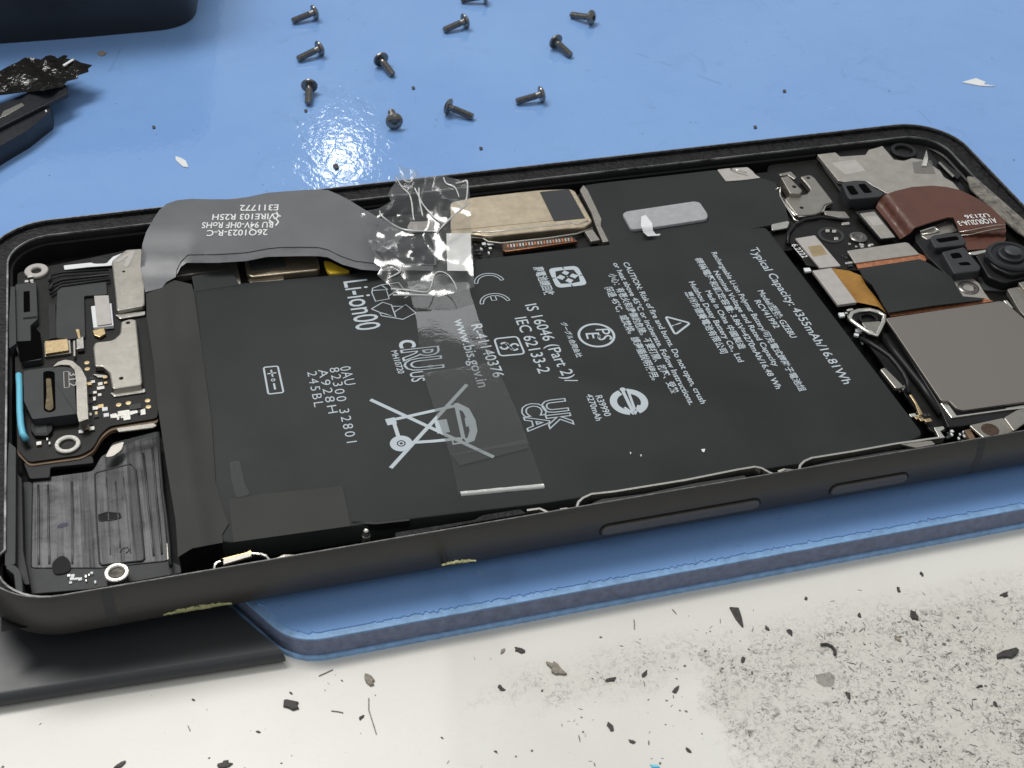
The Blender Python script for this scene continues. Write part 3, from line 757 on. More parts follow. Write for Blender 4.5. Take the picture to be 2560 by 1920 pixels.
# plastic speaker gate at far left
gate = plate('speaker_module', 'B', [(105, 720), (250, 705), (262, 960), (210, 1005), (215, 1115), (270, 1130), (290, 1240), (150, 1260), (105, 1150)], -.15, .25, 'greypl', phone, .03)
plate('speaker_slot', 'B', [(162, 770), (205, 766), (208, 908), (163, 914)], -.147, .002, 'void', gate, .01, .0005)
plate('speaker_notch', 'B', [(115, 1115), (215, 1110), (225, 1000), (280, 1060), (290, 1230), (140, 1260)], -.145, .004, 'void', gate, .02, .001)
plate('speaker_rail', 'B', [(160, 950), (255, 940), (258, 952), (160, 962)], -.145, .002, 'cavity', gate, .005, .0005)
plate('side_rail', 'B', [(72, 738), (103, 735), (112, 1130), (62, 1165), (60, 1000)], -.10, .2, 'greypl', phone, .01)
plate('side_rail', 'C', [(60, 345), (110, 385), (108, 1000), (106, 1185), (60, 1210), (33, 1200), (40, 700)], -.10, .2, 'greypl', phone, .02)
plate('side_wall_inner', 'C', [(118, 560), (150, 600), (160, 1100), (205, 1330), (170, 1330), (120, 1200)], -.2, .2, 'blackpl', phone, .02)
plate('corner_post', 'C', [(30, 1210), (85, 1188), (130, 1215), (150, 1260), (160, 1390), (110, 1400), (95, 1260), (70, 1240)], -.09, .25, 'greypl', phone, .05)
plate('panel_sheet', 'B', [(395, 742), (735, 700), (742, 790), (582, 800), (590, 1085), (480, 1100), (380, 1090)], -.195, .03, 'greypl', pcb, .03)
plate('ribbed_rail', 'B', [(330, 860), (385, 850), (390, 1090), (335, 1100)], -.19, .04, 'blackpl', pcb, .01)
tube('gasket_ring', 'B', [(345, 760), (360, 720), (430, 690), (750, 655), (760, 690), (420, 735), (350, 790)], -.19, .022, 'blackpl', pcb)
tube('gasket_ring', 'B', [(340, 700), (350, 660), (420, 640), (750, 620)], -.19, .018, 'blackpl', pcb)
plate('marking_strip', 'B', [(440, 590), (600, 573), (750, 560), (780, 530), (870, 495), (880, 515), (800, 560), (770, 590), (620, 600), (445, 620)], -.195, .01, 'white', pcb, .02, .002)
plate('oval_pad', 'B', [(610, 550), (680, 525), (760, 545), (740, 575), (640, 578)], -.19, .02, 'blackpl', pcb, .06)
sh = plate('shield_can', 'B', [(770, 560), (870, 480), (985, 472), (1005, 690), (1003, 868), (805, 905), (795, 780)], -.14, .08, 'shield', pcb, .05, .02)
plate('shield_skirt', 'B', [(795, 930), (1005, 905), (1005, 930), (830, 958)], -.2, .02, 'nickel', sh, .02)
lathe('shield_hole', 'B', 855, 632, -.138, [(.022, 0), (.0, .001)], 'cavity', sh, 12)
plate('shield_flange', 'B', [(800, 560), (910, 485), (935, 495), (885, 600), (850, 600), (890, 520), (820, 570)], -.136, .003, 'label', sh, .02, .001)
sh2 = plate('shield_can', 'B', [(835, 975), (900, 958), (942, 962), (985, 1395), (978, 1415), (775, 1445), (755, 1330), (705, 1285), (655, 1290), (642, 1150), (655, 1120), (780, 1105), (830, 1060)], -.14, .08, 'shield', pcb, .05, .02)
plate('shield_skirt', 'B', [(760, 1470), (1003, 1440), (1006, 1465), (790, 1496)], -.21, .02, 'nickel', sh2, .02)
plate('shield_skirt', 'B', [(640, 1340), (740, 1350), (745, 1365), (680, 1362)], -.21, .02, 'nickel', sh2, .01)
for x, y in ((885, 986), (838, 1370)): lathe('shield_hole', 'B', x, y, -.138, [(.030, 0), (.0, .001)], 'cavity', sh2, 12)
con = plate('board_connector', 'B', [(628, 872), (770, 850), (785, 1005), (645, 1020)], -.175, .05, 'white', pcb, .01)
plate('foil_tag', 'B', [(650, 800), (750, 796), (772, 992), (672, 1005)], -.155, .015, 'label', con, .01, .003)
plate('gold_contact', 'B', [(640, 1040), (720, 1020), (730, 1060), (690, 1085), (650, 1070)], -.19, .03, 'brass', pcb, .01)
mic = plate('microphone_can', 'B', [(308, 1112), (468, 1095), (478, 1175), (312, 1200)], -.155, .07, 'brass', pcb, .02, .01)
plate('microphone_base', 'B', [(303, 1125), (485, 1105), (492, 1195), (308, 1220)], -.2, .03, 'nickel', mic, .01)
plate('spring_contact', 'B', [(520, 1030), (548, 1028), (560, 1090), (540, 1095)], -.15, .05, 'brass', pcb, .02)
plate('spring_contact', 'B', [(528, 1100), (575, 1080), (580, 1160), (530, 1168)], -.16, .05, 'nickel', pcb, .01)
plate('contact_rail', 'B', [(505, 1110), (520, 1108), (522, 1215), (508, 1218)], -.17, .05, 'shield', pcb, .005)
# usb socket
usb = plate('charging_socket', 'B', [(165, 1320), (300, 1300), (430, 1290), (510, 1300), (528, 1620), (530, 150, 'C'), (225, 188, 'C'), (165, 60, 'C')], -.075, .16, 'greypl', phone, .03, .012)
plate('socket_slot', 'B', [(298, 1325), (335, 1318), (378, 1325), (385, 125, 'C'), (345, 142, 'C'), (302, 130, 'C')], -.0725, .002, 'void', usb, .04, .0008)
plate('gel_seal', 'B', [(318, 1370), (352, 1370), (362, 1480), (370, 110, 'C'), (345, 130, 'C'), (312, 115, 'C'), (322, 1480)], -.069, .003, 'amber', usb, .04, .002)
plate('socket_foot', 'C', [(215, 215), (365, 200), (362, 262), (330, 300), (240, 300), (210, 260)], -.18, .05, 'blackpl', usb, .02)
plate('socket_label', 'C', [(243, 232), (320, 225), (326, 280), (248, 285)], -.178, .003, 'greypl', usb, .01, .001)
tube('rubber_seal', 'B', [(130, 1350, -.10), (135, 1420, -.10), (136, 1500, -.10), (137, 1600, -.10), (145, 1700, -.11), (158, 1760, -.12), (180, 1790, -.13)], -.1, .042, 'cyan', usb, 1.3, 8)
plate('socket_strap', 'B', [(365, 1290), (400, 1257), (450, 1241), (500, 1250), (560, 1300), (597, 1370), (610, 1655), (606, 185, 'C'), (545, 208, 'C'), (532, 150, 'C'), (527, 1400), (515, 1312), (480, 1278), (420, 1275)], -.055, .17, 'shield', usb, .02, .012)
bm = bmesh.new(); text_bm(bm, '312', Q('B', 480, 1330, -.073), Q('B', 476, 1430, -.073), .1, -.073, .0); rpoly(bm, [Q('B', *p, -.073) for p in ((440, 1325), (475, 1322), (478, 1432), (444, 1436))], .008, .01)
new('socket_print', bm, 'label', usb)
# tiny board parts
def smd(fr, poly, n, smin, smax, z, parent, mats=('silverbit', 'silverbit', 'white', 'greypl', 'brass'), seed=1, name='chip_component', fill=None):
    rnd = random.Random(seed); xs = [p[0] for p in poly]; ys = [p[1] for p in poly]; done = 0; used = []
    while done < n:
        x, y = rnd.uniform(min(xs), max(xs)), rnd.uniform(min(ys), max(ys)); ins = False; j = len(poly) - 1
        for i in range(len(poly)):
            a, b = poly[i], poly[j]
            if (a[1] > y) != (b[1] > y) and x < (b[0] - a[0]) * (y - a[1]) / (b[1] - a[1]) + a[0]: ins = not ins
            j = i
        if not ins: continue
        done += 1; s = rnd.uniform(smin, smax); c = Q(fr, x, y, z)
        if any((c - u).length < s * .9 for u in used): continue
        used.append(c)
        k = rnd.choice((.5, 1, 1, 1.6)); h = rnd.uniform(.012, .03)
        pts = [(c.x - s / 2 * k, c.y - s / 2), (c.x + s / 2 * k, c.y - s / 2), (c.x + s / 2 * k, c.y + s / 2), (c.x - s / 2 * k, c.y + s / 2)]
        o_ = wplate(name, pts, z + h, h, rnd.choice(mats), parent, .003, .003)
smd('B', [(610, 1370), (740, 1370), (750, 1640), (620, 1640)], 34, .04, .075, -.235, pcb, seed=4)
smd('C', [(760, 120), (1010, 95), (1010, 180), (770, 190)], 9, .05, .10, -.235, pcb, seed=8)
smd('C', [(540, 200), (650, 200), (640, 290), (560, 295)], 12, .04, .07, -.225, pcb, seed=11)
smd('C', [(455, 1270), (665, 1240), (665, 1320), (460, 1330)], 18, .03, .05, -.345, phone, ('silverbit', 'white'), seed=12)
smd('C', [(240, 335), (360, 335), (360, 375), (240, 375)], 4, .04, .07, -.225, pcb, seed=13)
smd('B', [(170, 670), (310, 670), (310, 720), (170, 720)], 5, .03, .06, -.2, pcb, ('white', 'silverbit'), seed=14)
for x, y in ((600, 1262), (603, 1305), (820, 1553), (887, 1540), (1020, 1524), (1026, 1567)):
    lathe('test_pad', 'B', x, y, -.232, [(.034, 0), (.0, .002)], 'brass', pcb, 18)
for pl in ([(760, 1620), (800, 1610), (835, 1640), (765, 1645)], [(895, 1575), (925, 1570), (960, 1605), (900, 1625)], [(830, 1600), (870, 1595), (875, 1640), (835, 1645)], [(968, 1590), (1003, 1578), (1008, 1618), (970, 1625)]):
    plate('solder_pad', 'B', pl, -.228, .01, 'silverbit', pcb, .01, .002)

# ---------------------------------------------------------------- far side: shields, connector
plate('board_shield', 'B', [(1215, 560), (1625, 530), (1670, 715), (1610, 722), (1598, 615), (1210, 665)], -.17, .1, 'shield', phone, .03, .015)
s3 = plate('board_shield', 'B', [(1690, 560), (1715, 530), (1965, 515), (2190, 525), (2212, 600), (2195, 620), (1740, 668), (1705, 650)], -.14, .1, 'gold_shield', phone, .04, .018)
plate('dark_pad', 'B', [(1718, 548), (1965, 528), (1975, 600), (1730, 630)], -.136, .004, 'greypl', s3, .01, .001)
plate('shield_skirt', 'B', [(1710, 690), (1965, 665), (1960, 690), (1730, 708)], -.22, .03, 'shield', s3, .01)
plate('yellow_glue', 'D', [(300, 830), (350, 840), (430, 880), (480, 900), (480, 912), (350, 925), (320, 900)], -.15, .05, 'yellow', phone, .04, .01)
s4 = plate('board_shield', 'D', [(1180, 430), (1330, 395), (1780, 345), (2000, 335), (2040, 350), (2160, 560), (2110, 600), (1960, 610), (1440, 665), (1330, 650), (1180, 660)], -.11, .12, 'gold_shield', phone, .05, .02)
plate('brushed_film', 'D', [(1180, 440), (1330, 412), (1795, 360), (1890, 555), (1330, 610), (1180, 620)], -.104, .006, 'gold_shield', s4, .01, .002)
plate('dark_pad', 'D', [(1795, 358), (1998, 338), (2110, 540), (1895, 562)], -.106, .006, 'greypl', s4, .01, .002)
tube('shield_groove', 'D', [(1330, 640), (1400, 632), (1430, 640), (1600, 622), (2020, 575), (2050, 585), (2130, 560)], -.107, .012, 'nickel', s4)
tube('shield_flange', 'D', [(1200, 690), (1340, 675), (1400, 680), (1440, 705), (1530, 715), (1850, 680), (2050, 650), (2160, 610)], -.17, .018, 'shield', phone)
cn = plate('board_connector', 'D', [(1535, 720), (1560, 712), (2020, 665), (2060, 700), (1560, 775), (1540, 765)], -.16, .05, 'copper_dark', phone, .02)
for i in range(22):
    t = i / 21; x = 1575 + 440 * t; y = 728 - 46 * t
    plate('connector_pin', 'D', [(x - 7, y - 6), (x + 5, y - 7), (x + 9, y + 14), (x - 3, y + 15)], -.150, .01, 'nickel' if i % 3 else 'copper', cn, 0, .002)
tube('connector_rim', 'D', [(1545, 760), (1560, 772), (1800, 738), (2050, 700)], -.152, .010, 'copper', cn)
plate('ribbed_contact', 'D', [(2105, 630), (2160, 615), (2212, 690), (2150, 700)], -.15, .06, 'shield', phone, .01)
smd('D', [(1340, 720), (1470, 710), (1480, 790), (1350, 800)], 10, .03, .06, -.2, phone, ('silverbit', 'greypl', 'white'), seed=21)
wplate('rear_board', [(3.2, 4.6), (12.2, 4.6), (12.2, 6.7), (3.2, 6.7)], -.235, .03, 'pcb', phone, .05, .004)
cov = plate('graphite_cover', 'F', [(700, 320), (730, 312), (800, 300), (1640, 205), (1700, 285), (1940, 260), (2040, 290), (2090, 380), (2140, 560), (2000, 590), (1600, 670), (900, 730), (835, 590), (690, 350)], -.155, .06, 'battery', phone, .05, .01)
plate('cover_frame', 'F', [(690, 345), (715, 310), (745, 345), (840, 545), (835, 590), (890, 700), (850, 705), (800, 590), (770, 500)], -.135, .06, 'shield', phone, .02, .01)
pad = plate('foam_pad', 'F', [(985, 510), (1010, 492), (1480, 422), (1520, 430), (1575, 510), (1572, 545), (1150, 610), (1045, 618)], -.105, .045, 'greypad', cov, .06, .012)
def zst(x, y): return -.10 + .12 * math.exp(-((y - 560) / 22) ** 2)
new('torn_adhesive', film_bm(pxl('F', [(1115, 528), (1145, 518), (1190, 575), (1195, 625), (1215, 650), (1250, 648), (1240, 660), (1160, 665), (1130, 640), (1112, 590)]), zst, 8), 'white', phone, True)
plate('clear_sticker', 'F', [(1640, 205), (1720, 195), (1850, 188), (1885, 215), (1905, 240), (1940, 260), (1830, 275), (1700, 285)], -.142, .006, 'label', cov, .02, .002)
tube('wire_spring', 'F', [(1730, 198, -.12), (1780, 210, -.1), (1845, 226, -.1)], -.1, .012, 'nickel', phone)

# ---------------------------------------------------------------- grey flex cable
def z_flex(x, y):
    # raised loop; comes down at the battery end and under the clear tape
    a = lerp_tab([(0, .17), (700, .17), (900, .15), (1000, .06), (1100, .0)], x)
    b = lerp_tab([(560, 1), (640, .62), (700, .14), (750, 0)], y) if x < 470 else lerp_tab([(470, lerp_tab([(560, 1), (640, .62), (700, .14)], y)), (520, 1)], x)
    return ZB + .03 + a * b + .004 * noise.noise(Vector((x * .006, y * .006, 5)))
outer_px = pxl('B', [(1003, 775), (990, 690), (970, 620), (975, 520), (985, 440), (1010, 360), (1060, 270), (1100, 210), (1150, 165), (1220, 140), (1320, 130), (1460, 133), (1600, 133), (1700, 120), (1850, 88), (2000, 76), (2150, 66)]) + \
    pxl('D', [(330, 345), (400, 375), (470, 410), (600, 490), (700, 545), (790, 590), (870, 640), (1030, 640), (1090, 680)])
inner_px = pxl('D', [(1080, 862), (900, 862), (800, 862), (650, 850), (520, 835), (420, 800), (330, 755), (260, 740), (150, 738), (0, 740)]) + \
    pxl('B', [(1850, 472), (1700, 500), (1500, 512), (1300, 515), (1250, 560), (1220, 620), (1215, 670), (1150, 705), (1120, 745)])
flex = new('ribbon_cable', film_bm(outer_px + inner_px, z_flex, 16, .2), 'flex', phone, True)
so = flex.modifiers.new('thick', 'SOLIDIFY'); so.thickness = .007; so.offset = -1; es = flex.modifiers.new('split', 'EDGE_SPLIT'); es.split_angle = 1.0
lower = pxl('D', [(1060, 905), (900, 900), (700, 905), (560, 895), (430, 860), (330, 810), (260, 802), (150, 802), (0, 805)]) + \
    pxl('B', [(1850, 530), (1700, 560), (1500, 572), (1290, 572), (1250, 600), (1225, 650), (1150, 700)])
up = pxl('B', [(1150, 640), (1230, 520), (1300, 480), (1500, 470), (1850, 440)]) + pxl('D', [(0, 700), (260, 700), (420, 760), (650, 800), (900, 820), (1060, 830)])
fl2 = new('cable_lower_layer', film_bm(lower + up, lambda x, y: z_flex(x, y) - .013, 14, .2), 'flex_edge', flex, True)
so = fl2.modifiers.new('thick', 'SOLIDIFY'); so.thickness = .005; so.offset = -1; es = fl2.modifiers.new('split', 'EDGE_SPLIT'); es.split_angle = 1.0
bm = bmesh.new()
def zft(X, Y):
    return ztxt
def FT(body_, a, b, cap, off=.012):
    global ztxt
    z0 = z_flex(*pxl('B', [((a[0] + b[0]) / 2, a[1])])[0]) + .02
    A2, B2 = Q('B', *a, z0), Q('B', *b, z0)
    # bend with the sheet
    me = text_mesh(body_, off); xs = [v.co.x for v in me.vertices]; x0, x1 = min(xs), max(xs)
    d_ = B2 - A2; ln = d_.length; d_.normalize(); u_ = Vector((-d_.y, d_.x, 0))
    for v in me.vertices:
        p_ = A2 + d_ * ((v.co.x - x0) / (x1 - x0) * ln) + u_ * (v.co.y / .729 * cap)
        # project to pixel to look the sheet height up
        c_ = ROT.transposed() @ (p_ - CAM); px_ = 1280 + FPX * c_.x / -c_.z; py_ = 960 - FPX * c_.y / -c_.z
        v.co = Vector((p_.x, p_.y, z_flex(px_, py_) + .006))
    bm.from_mesh(me); bpy.data.meshes.remove(me)
FT('E311772', (1925, 164), (1660, 168), .16); FT('(VIRE103 R25H', (1925, 226), (1470, 232), .155)
FT('RU 94V-0HF RoHS', (1890, 284), (1398, 288), .155); FT('26Q1023-R-C', (1850, 335), (1432, 342), .155)
for l in ([(1880, 240), (1905, 230), (1940, 250), (1905, 262), (1925, 290), (1905, 315)], [(1860, 275), (1885, 300)]):
    stroke_bm([P(px_, py_, z_flex(px_, py_) + .006) for px_, py_ in pxl('B', l)], .025, 0, bm)
new('cable_print', bm, 'white_ink', flex)
# connector end under the tape
def z_c(x, y): return z_flex(x, y) + .012
new('cable_connector', film_bm(pxl('D', [(655, 765), (720, 780), (790, 730), (880, 635), (1030, 650), (1060, 720), (1065, 850), (880, 850), (730, 840)]), z_c, 14, .2), 'blackpl', flex, True)
new('connector_shield', film_bm(pxl('D', [(900, 565), (1060, 560), (1060, 630), (890, 640), (880, 600)]), lambda x, y: z_c(x, y) + .02, 14, .1), 'label', flex, True)

# ---------------------------------------------------------------- tapes
def zt(x, y):
    u = (y - 730) / 520
    return ZB + .014 + .006 * abs(noise.noise(Vector((x * .012, y * .012, 1)))) + .015 * max(0, (1 - abs(u - 1) * 10)) 
strip = new('clear_tape_strip', film_bm(pxl('I', [(880, 150), (1060, 130), (1290, 110), (1315, 222), (1370, 400), (1440, 600), (1550, 850), (1650, 1080), (1760, 1380), (1825, 1560), (1540, 1600), (1235, 1620), (1190, 1400), (1100, 1120), (985, 780), (945, 420)]), zt, 18, .3), 'tape', battery, True)
new('clear_tape_layer', film_bm(pxl('I', [(985, 782), (1420, 716), (1460, 740), (1550, 850), (1650, 1080), (1720, 1270), (1180, 1350), (1100, 1130)]), lambda x, y: zt(x, y) + .008, 20, .3), 'haze_tape', battery, True)
new('clear_tape_hem', film_bm(pxl('I', [(1185, 1345), (1700, 1240), (1715, 1300), (1240, 1420)]), lambda x, y: zt(x, y) + .016, 20, .3), 'haze_tape', battery, True)
# rolled end of the strip, its reflection painted in near white
def hem(x, y): return 0
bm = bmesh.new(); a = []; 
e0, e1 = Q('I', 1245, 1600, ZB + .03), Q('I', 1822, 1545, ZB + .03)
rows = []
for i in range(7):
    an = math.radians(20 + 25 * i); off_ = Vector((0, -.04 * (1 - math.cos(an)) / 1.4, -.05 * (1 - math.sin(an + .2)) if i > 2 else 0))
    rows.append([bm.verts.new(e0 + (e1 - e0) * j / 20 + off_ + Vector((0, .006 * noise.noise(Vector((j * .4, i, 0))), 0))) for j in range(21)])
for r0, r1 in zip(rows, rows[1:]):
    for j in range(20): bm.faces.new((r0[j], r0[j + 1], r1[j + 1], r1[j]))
new('rolled_end_highlight', bm, 'fold', strip, True)

def crease(x, y):
    v = Vector((x * .0085, y * .0085, 0)); s = 0; a_ = 1
    for o_ in range(2):
        s += a_ * (abs(noise.noise(v)) * 2 - .4); v = v * 2.1 + Vector((3.1, 1.7, 0)); a_ *= .5
    return s
def zcr(x, y):
    base = lerp_tab([(400, .42), (520, .40), (600, .22), (720, .10), (760, .04)], y)
    k = lerp_tab([(400, 1), (600, .9), (700, .45), (760, .3)], y)
    # flatter over the sticker, more crumpled to the left and the top
    m_ = 1 if x < 1080 else .6
    return ZB + .07 + base + .075 * k * m_ * crease(x, y)
co = pxl('D', [(820, 172), (850, 190), (900, 195), (960, 215), (965, 250), (1040, 255), (1120, 245), (1220, 270), (1302, 282), (1315, 420), (1325, 640), (1335, 880), (1345, 1015), (1230, 1050), (1090, 1088), (1010, 1060), (930, 1065), (780, 1075), (765, 1010), (700, 960), (672, 930), (700, 880), (650, 850), (660, 800), (640, 760), (610, 700), (585, 620), (560, 570), (560, 510), (600, 488), (680, 475), (740, 440), (770, 420), (745, 380), (770, 330), (800, 290), (790, 250), (830, 230)])
cr = new('crumpled_clear_tape', film_bm(co, zcr, 9, .4), 'crumple', phone, True)
so = None
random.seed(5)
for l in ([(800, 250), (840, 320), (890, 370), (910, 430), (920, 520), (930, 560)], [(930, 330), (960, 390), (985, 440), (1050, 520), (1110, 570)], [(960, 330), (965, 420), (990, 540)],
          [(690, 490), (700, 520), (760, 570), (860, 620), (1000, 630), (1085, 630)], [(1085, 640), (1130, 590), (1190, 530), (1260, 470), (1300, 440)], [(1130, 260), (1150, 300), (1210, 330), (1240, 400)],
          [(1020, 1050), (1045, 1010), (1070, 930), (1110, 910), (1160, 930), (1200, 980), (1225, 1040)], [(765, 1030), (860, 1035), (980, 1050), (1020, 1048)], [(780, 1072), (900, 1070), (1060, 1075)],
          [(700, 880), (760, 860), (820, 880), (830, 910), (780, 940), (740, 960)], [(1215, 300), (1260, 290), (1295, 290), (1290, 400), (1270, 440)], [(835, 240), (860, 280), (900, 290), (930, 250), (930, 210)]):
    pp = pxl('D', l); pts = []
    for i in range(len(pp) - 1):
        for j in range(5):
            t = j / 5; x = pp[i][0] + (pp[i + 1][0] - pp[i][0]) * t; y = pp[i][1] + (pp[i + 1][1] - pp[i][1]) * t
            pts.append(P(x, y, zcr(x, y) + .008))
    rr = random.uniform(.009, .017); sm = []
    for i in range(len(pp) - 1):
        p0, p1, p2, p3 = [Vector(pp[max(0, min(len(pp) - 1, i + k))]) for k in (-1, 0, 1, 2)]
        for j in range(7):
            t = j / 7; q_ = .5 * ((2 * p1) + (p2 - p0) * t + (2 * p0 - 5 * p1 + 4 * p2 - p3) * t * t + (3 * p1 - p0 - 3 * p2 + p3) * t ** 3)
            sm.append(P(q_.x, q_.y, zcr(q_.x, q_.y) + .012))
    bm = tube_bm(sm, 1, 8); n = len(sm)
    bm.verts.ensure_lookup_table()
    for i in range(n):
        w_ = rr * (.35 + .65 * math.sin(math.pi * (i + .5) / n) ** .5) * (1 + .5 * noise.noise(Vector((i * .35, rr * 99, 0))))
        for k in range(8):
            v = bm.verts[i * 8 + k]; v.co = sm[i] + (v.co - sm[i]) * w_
    new('tape_fold_glint', bm, 'fold', cr, True)  # crease tube, its glint painted as whitish colour
new('white_sticker', film_bm(pxl('D', [(1150, 645), (1318, 643), (1325, 898), (1300, 905), (1157, 903)]), lambda x, y: zt(x, y) + .16 - (y - 580) * .0006, 14, .1), 'sticker', cr, True)

# ---------------------------------------------------------------- right end: boards and cameras
wplate('main_board', [(11.75, .45), (15.1, .45), (15.2, 2.2), (15.2, 6.9), (12.2, 6.9), (11.6, 5.6), (11.75, 3.0)], -.24, .04, 'pcb', phone, .1, .004)
brd = plate('speaker_plate', 'G', [(578, 272), (722, 255), (760, 288), (960, 275), (985, 235), (1062, 215), (1092, 203), (1150, 270), (1185, 312), (1262, 322), (1330, 300), (1440, 318), (1490, 360), (1550, 400), (1580, 450), (1650, 490), (1705, 552), (1800, 640), (1300, 640), (1120, 575), (1060, 540), (1020, 520), (960, 480), (880, 478), (800, 490), (745, 478)], -.115, .06, 'plate', phone, .02, .006)
plate('speaker_body', 'G', [(560, 245), (740, 222), (760, 250), (960, 235), (1000, 205), (1170, 165), (1360, 165), (1460, 230), (1530, 320), (1690, 460), (1800, 600), (1300, 660), (1120, 640), (830, 690), (790, 600), (620, 370)], -.19, .25, 'blackpl', phone, .05, .02)
plate('etched_mark', 'G', [(690, 338), (880, 312), (960, 400), (800, 430)], -.1135, .002, 'label', brd, .02, .0005)
plate('clear_tab', 'G', [(1330, 330), (1480, 315), (1515, 425), (1345, 418)], -.108, .005, 'haze_tape', brd, .03, .001)
b0 = Q('G', 1420, 360, -.1); bm = bmesh.new()
bs = [Q('G', 1402, 360, -.1), Q('G', 1440, 365, -.1), Q('G', 1455, 300, .0), Q('G', 1443, 235, .10), Q('G', 1425, 290, .0)]
vv = [bm.verts.new(v) for v in bs]; bm.faces.new((vv[0], vv[1], vv[2], vv[4])); bm.faces.new((vv[4], vv[2], vv[3]))
bent = new('bent_contact', bm, 'nickel', brd); so = bent.modifiers.new('t', 'SOLIDIFY'); so.thickness = .012
lathe('corner_hole', 'G', 1262, 235, -.13, [(.22, -.1), (.22, -.01), (.21, 0), (.15, 0), (.14, -.02), (.14, -.1), (0, -.1)], 'blackpl', phone)
ring('hole_insert', 'G', 1248, 260, -.19, .07, .045, .05, 'nickel', phone)
plate('edge_slot', 'G', [(1530, 325), (1560, 320), (1720, 430), (1690, 465)], -.12, .08, 'blackpl', phone, .01)
plate('contact_strip', 'G', [(1535, 335), (1550, 330), (1665, 440), (1650, 450)], -.115, .02, 'shield', phone, .005, .003)
plate('foam_strip', 'G', [(1760, 440), (1830, 450), (1990, 590), (2230, 800), (2230, 920), (2150, 870), (1960, 700), (1790, 540)], -.068, .03, 'foam', phone, .05, .012)
# rubber pieces with windows
def grommet(fr, top, holes, z, t, name='rubber_grommet'):
    g_ = plate(name, fr, top, z, t, 'rubber', phone, .04, .02)
    for h_ in holes: plate('grommet_window', fr, h_, z + .0015, .0015, 'void', g_, .04, .0005)
    return g_
grommet('G', [(770, 495), (880, 473), (970, 478), (1025, 530), (1112, 578), (1080, 605), (840, 625), (815, 600)], [[(803, 522), (860, 515), (910, 585), (845, 594)], [(898, 508), (955, 500), (1015, 572), (950, 578)]], -.045, .2)
# u-shaped shield
us = plate('shield_can', 'G', [(440, 445), (520, 430), (556, 450), (708, 648), (640, 665), (610, 725), (560, 742), (412, 752), (318, 622), (352, 600), (495, 585), (528, 550), (490, 500)], -.13, .09, 'shield', phone, .05, .02)
blk = plate('contact_block', 'G', [(290, 450), (350, 440), (462, 555), (445, 580), (362, 578)], -.06, .15, 'shield', us, .02, .015)
lathe('shield_hole', 'G', 397, 526, -.058, [(.035, 0), (.0, .001)], 'cavity', blk, 14)
for x, y in ((508, 456), (455, 692)): lathe('shield_hole', 'G', x, y, -.128, [(.032, 0), (.0, .001)], 'cavity', us, 14)
plate('can_top', 'G', [(275, 425), (370, 405), (415, 450), (400, 468), (345, 432), (290, 440)], -.09, .04, 'shield', phone, .02)
tube('shield_edge', 'G', [(310, 620), (345, 690), (400, 755), (430, 765), (560, 752), (625, 720), (640, 680), (705, 660)], -.17, .020, 'nickel', us)
tube('wire_clip', 'G', [(250, 550), (290, 530), (285, 600), (330, 680), (370, 740), (400, 790), (430, 800)], -.15, .014, 'nickel', phone)
plate('spring_tab', 'G', [(215, 822), (345, 795), (360, 805), (345, 850), (220, 870)], -.15, .03, 'nickel', phone, .03, .01)
plate('spring_tab', 'G', [(630, 715), (800, 722), (838, 772), (760, 770), (640, 745)], -.12, .03, 'shield', phone, .02, .01)
plate('spring_tab', 'G', [(770, 810), (830, 802), (838, 822), (775, 828)], -.16, .03, 'nickel', phone, .01)
tube('board_rim', 'G', [(345, 980), (350, 900), (400, 830), (480, 790), (600, 770), (750, 780), (830, 800)], -.17, .03, 'blackpl', phone)
plate('board_floor', 'G', [(360, 960), (370, 890), (430, 830), (560, 795), (760, 790), (1000, 950), (1100, 1200), (760, 1180), (500, 1150)], -.19, .05, 'pcb', phone, .05)
ring('board_hole', 'G', 690, 905, -.172, .205, .15, .03, 'greypl', phone, .05)
lathe('board_hole_bottom', 'G', 690, 905, -.2, [(.15, 0), (0, .001)], 'cavity', phone)
for x, y in ((660, 872), (712, 876), (728, 934)): plate('solder_blob', 'G', [(x - 16, y - 10), (x + 16, y - 10), (x + 18, y + 10), (x - 14, y + 11)], -.165, .02, 'silverbit', phone, .01)
def flat_screw(fr, x, y, z, r):
    h_ = lathe('board_screw', fr, x, y, z, [(r, -.05), (r, -.01), (r - .015, 0), (r * .62, .0), (r * .5, -.02), (r * .2, -.03), (0, -.03)], 'screw', phone, 28)
flat_screw('G', 905, 918, -.15, .135); flat_screw('G', 1775, 1318, -.12, .155)
lb = plate('connector_cover', 'G', [(405, 935), (560, 910), (765, 1152), (600, 1168)], -.15, .03, 'label', phone, .01, .004)
plate('etched_square', 'G', [(505, 1000), (610, 985), (660, 1060), (545, 1080)], -.1485, .0015, 'brass', lb, .01, .0004)
bm = bmesh.new(); text_bm(bm, '6.2222', Q('G', 372, 985, -.188), Q('G', 465, 1090, -.188), .10, -.188, .01); new('board_print', bm, 'white_ink', phone)
plate('connector_cover', 'G', [(540, 1190), (690, 1168), (892, 1440), (742, 1460)], -.145, .04, 'label', phone, .01, .005)
plate('white_component', 'G', [(470, 1168), (520, 1165), (535, 1192), (485, 1197)], -.17, .03, 'white', phone, .01)
def zg(x, y): return -.16 + .045 * math.exp(-((x - 2150) / 50) ** 2)
new('amber_cable', film_bm(pxl('G', [(692, 1170), (830, 1190), (925, 1230), (960, 1300), (1040, 1400), (1130, 1530), (1060, 1475), (950, 1450), (890, 1440)]), lambda x, y: -.150 + .012 * noise.noise(Vector((x * .05, y * .05, 0))), 8, .3), 'goldflex', phone, True)
plate('connector_cover', 'G', [(815, 1032), (1275, 965), (1300, 972), (1388, 1060), (880, 1130)], -.13, .03, 'plate', phone, .015, .006)
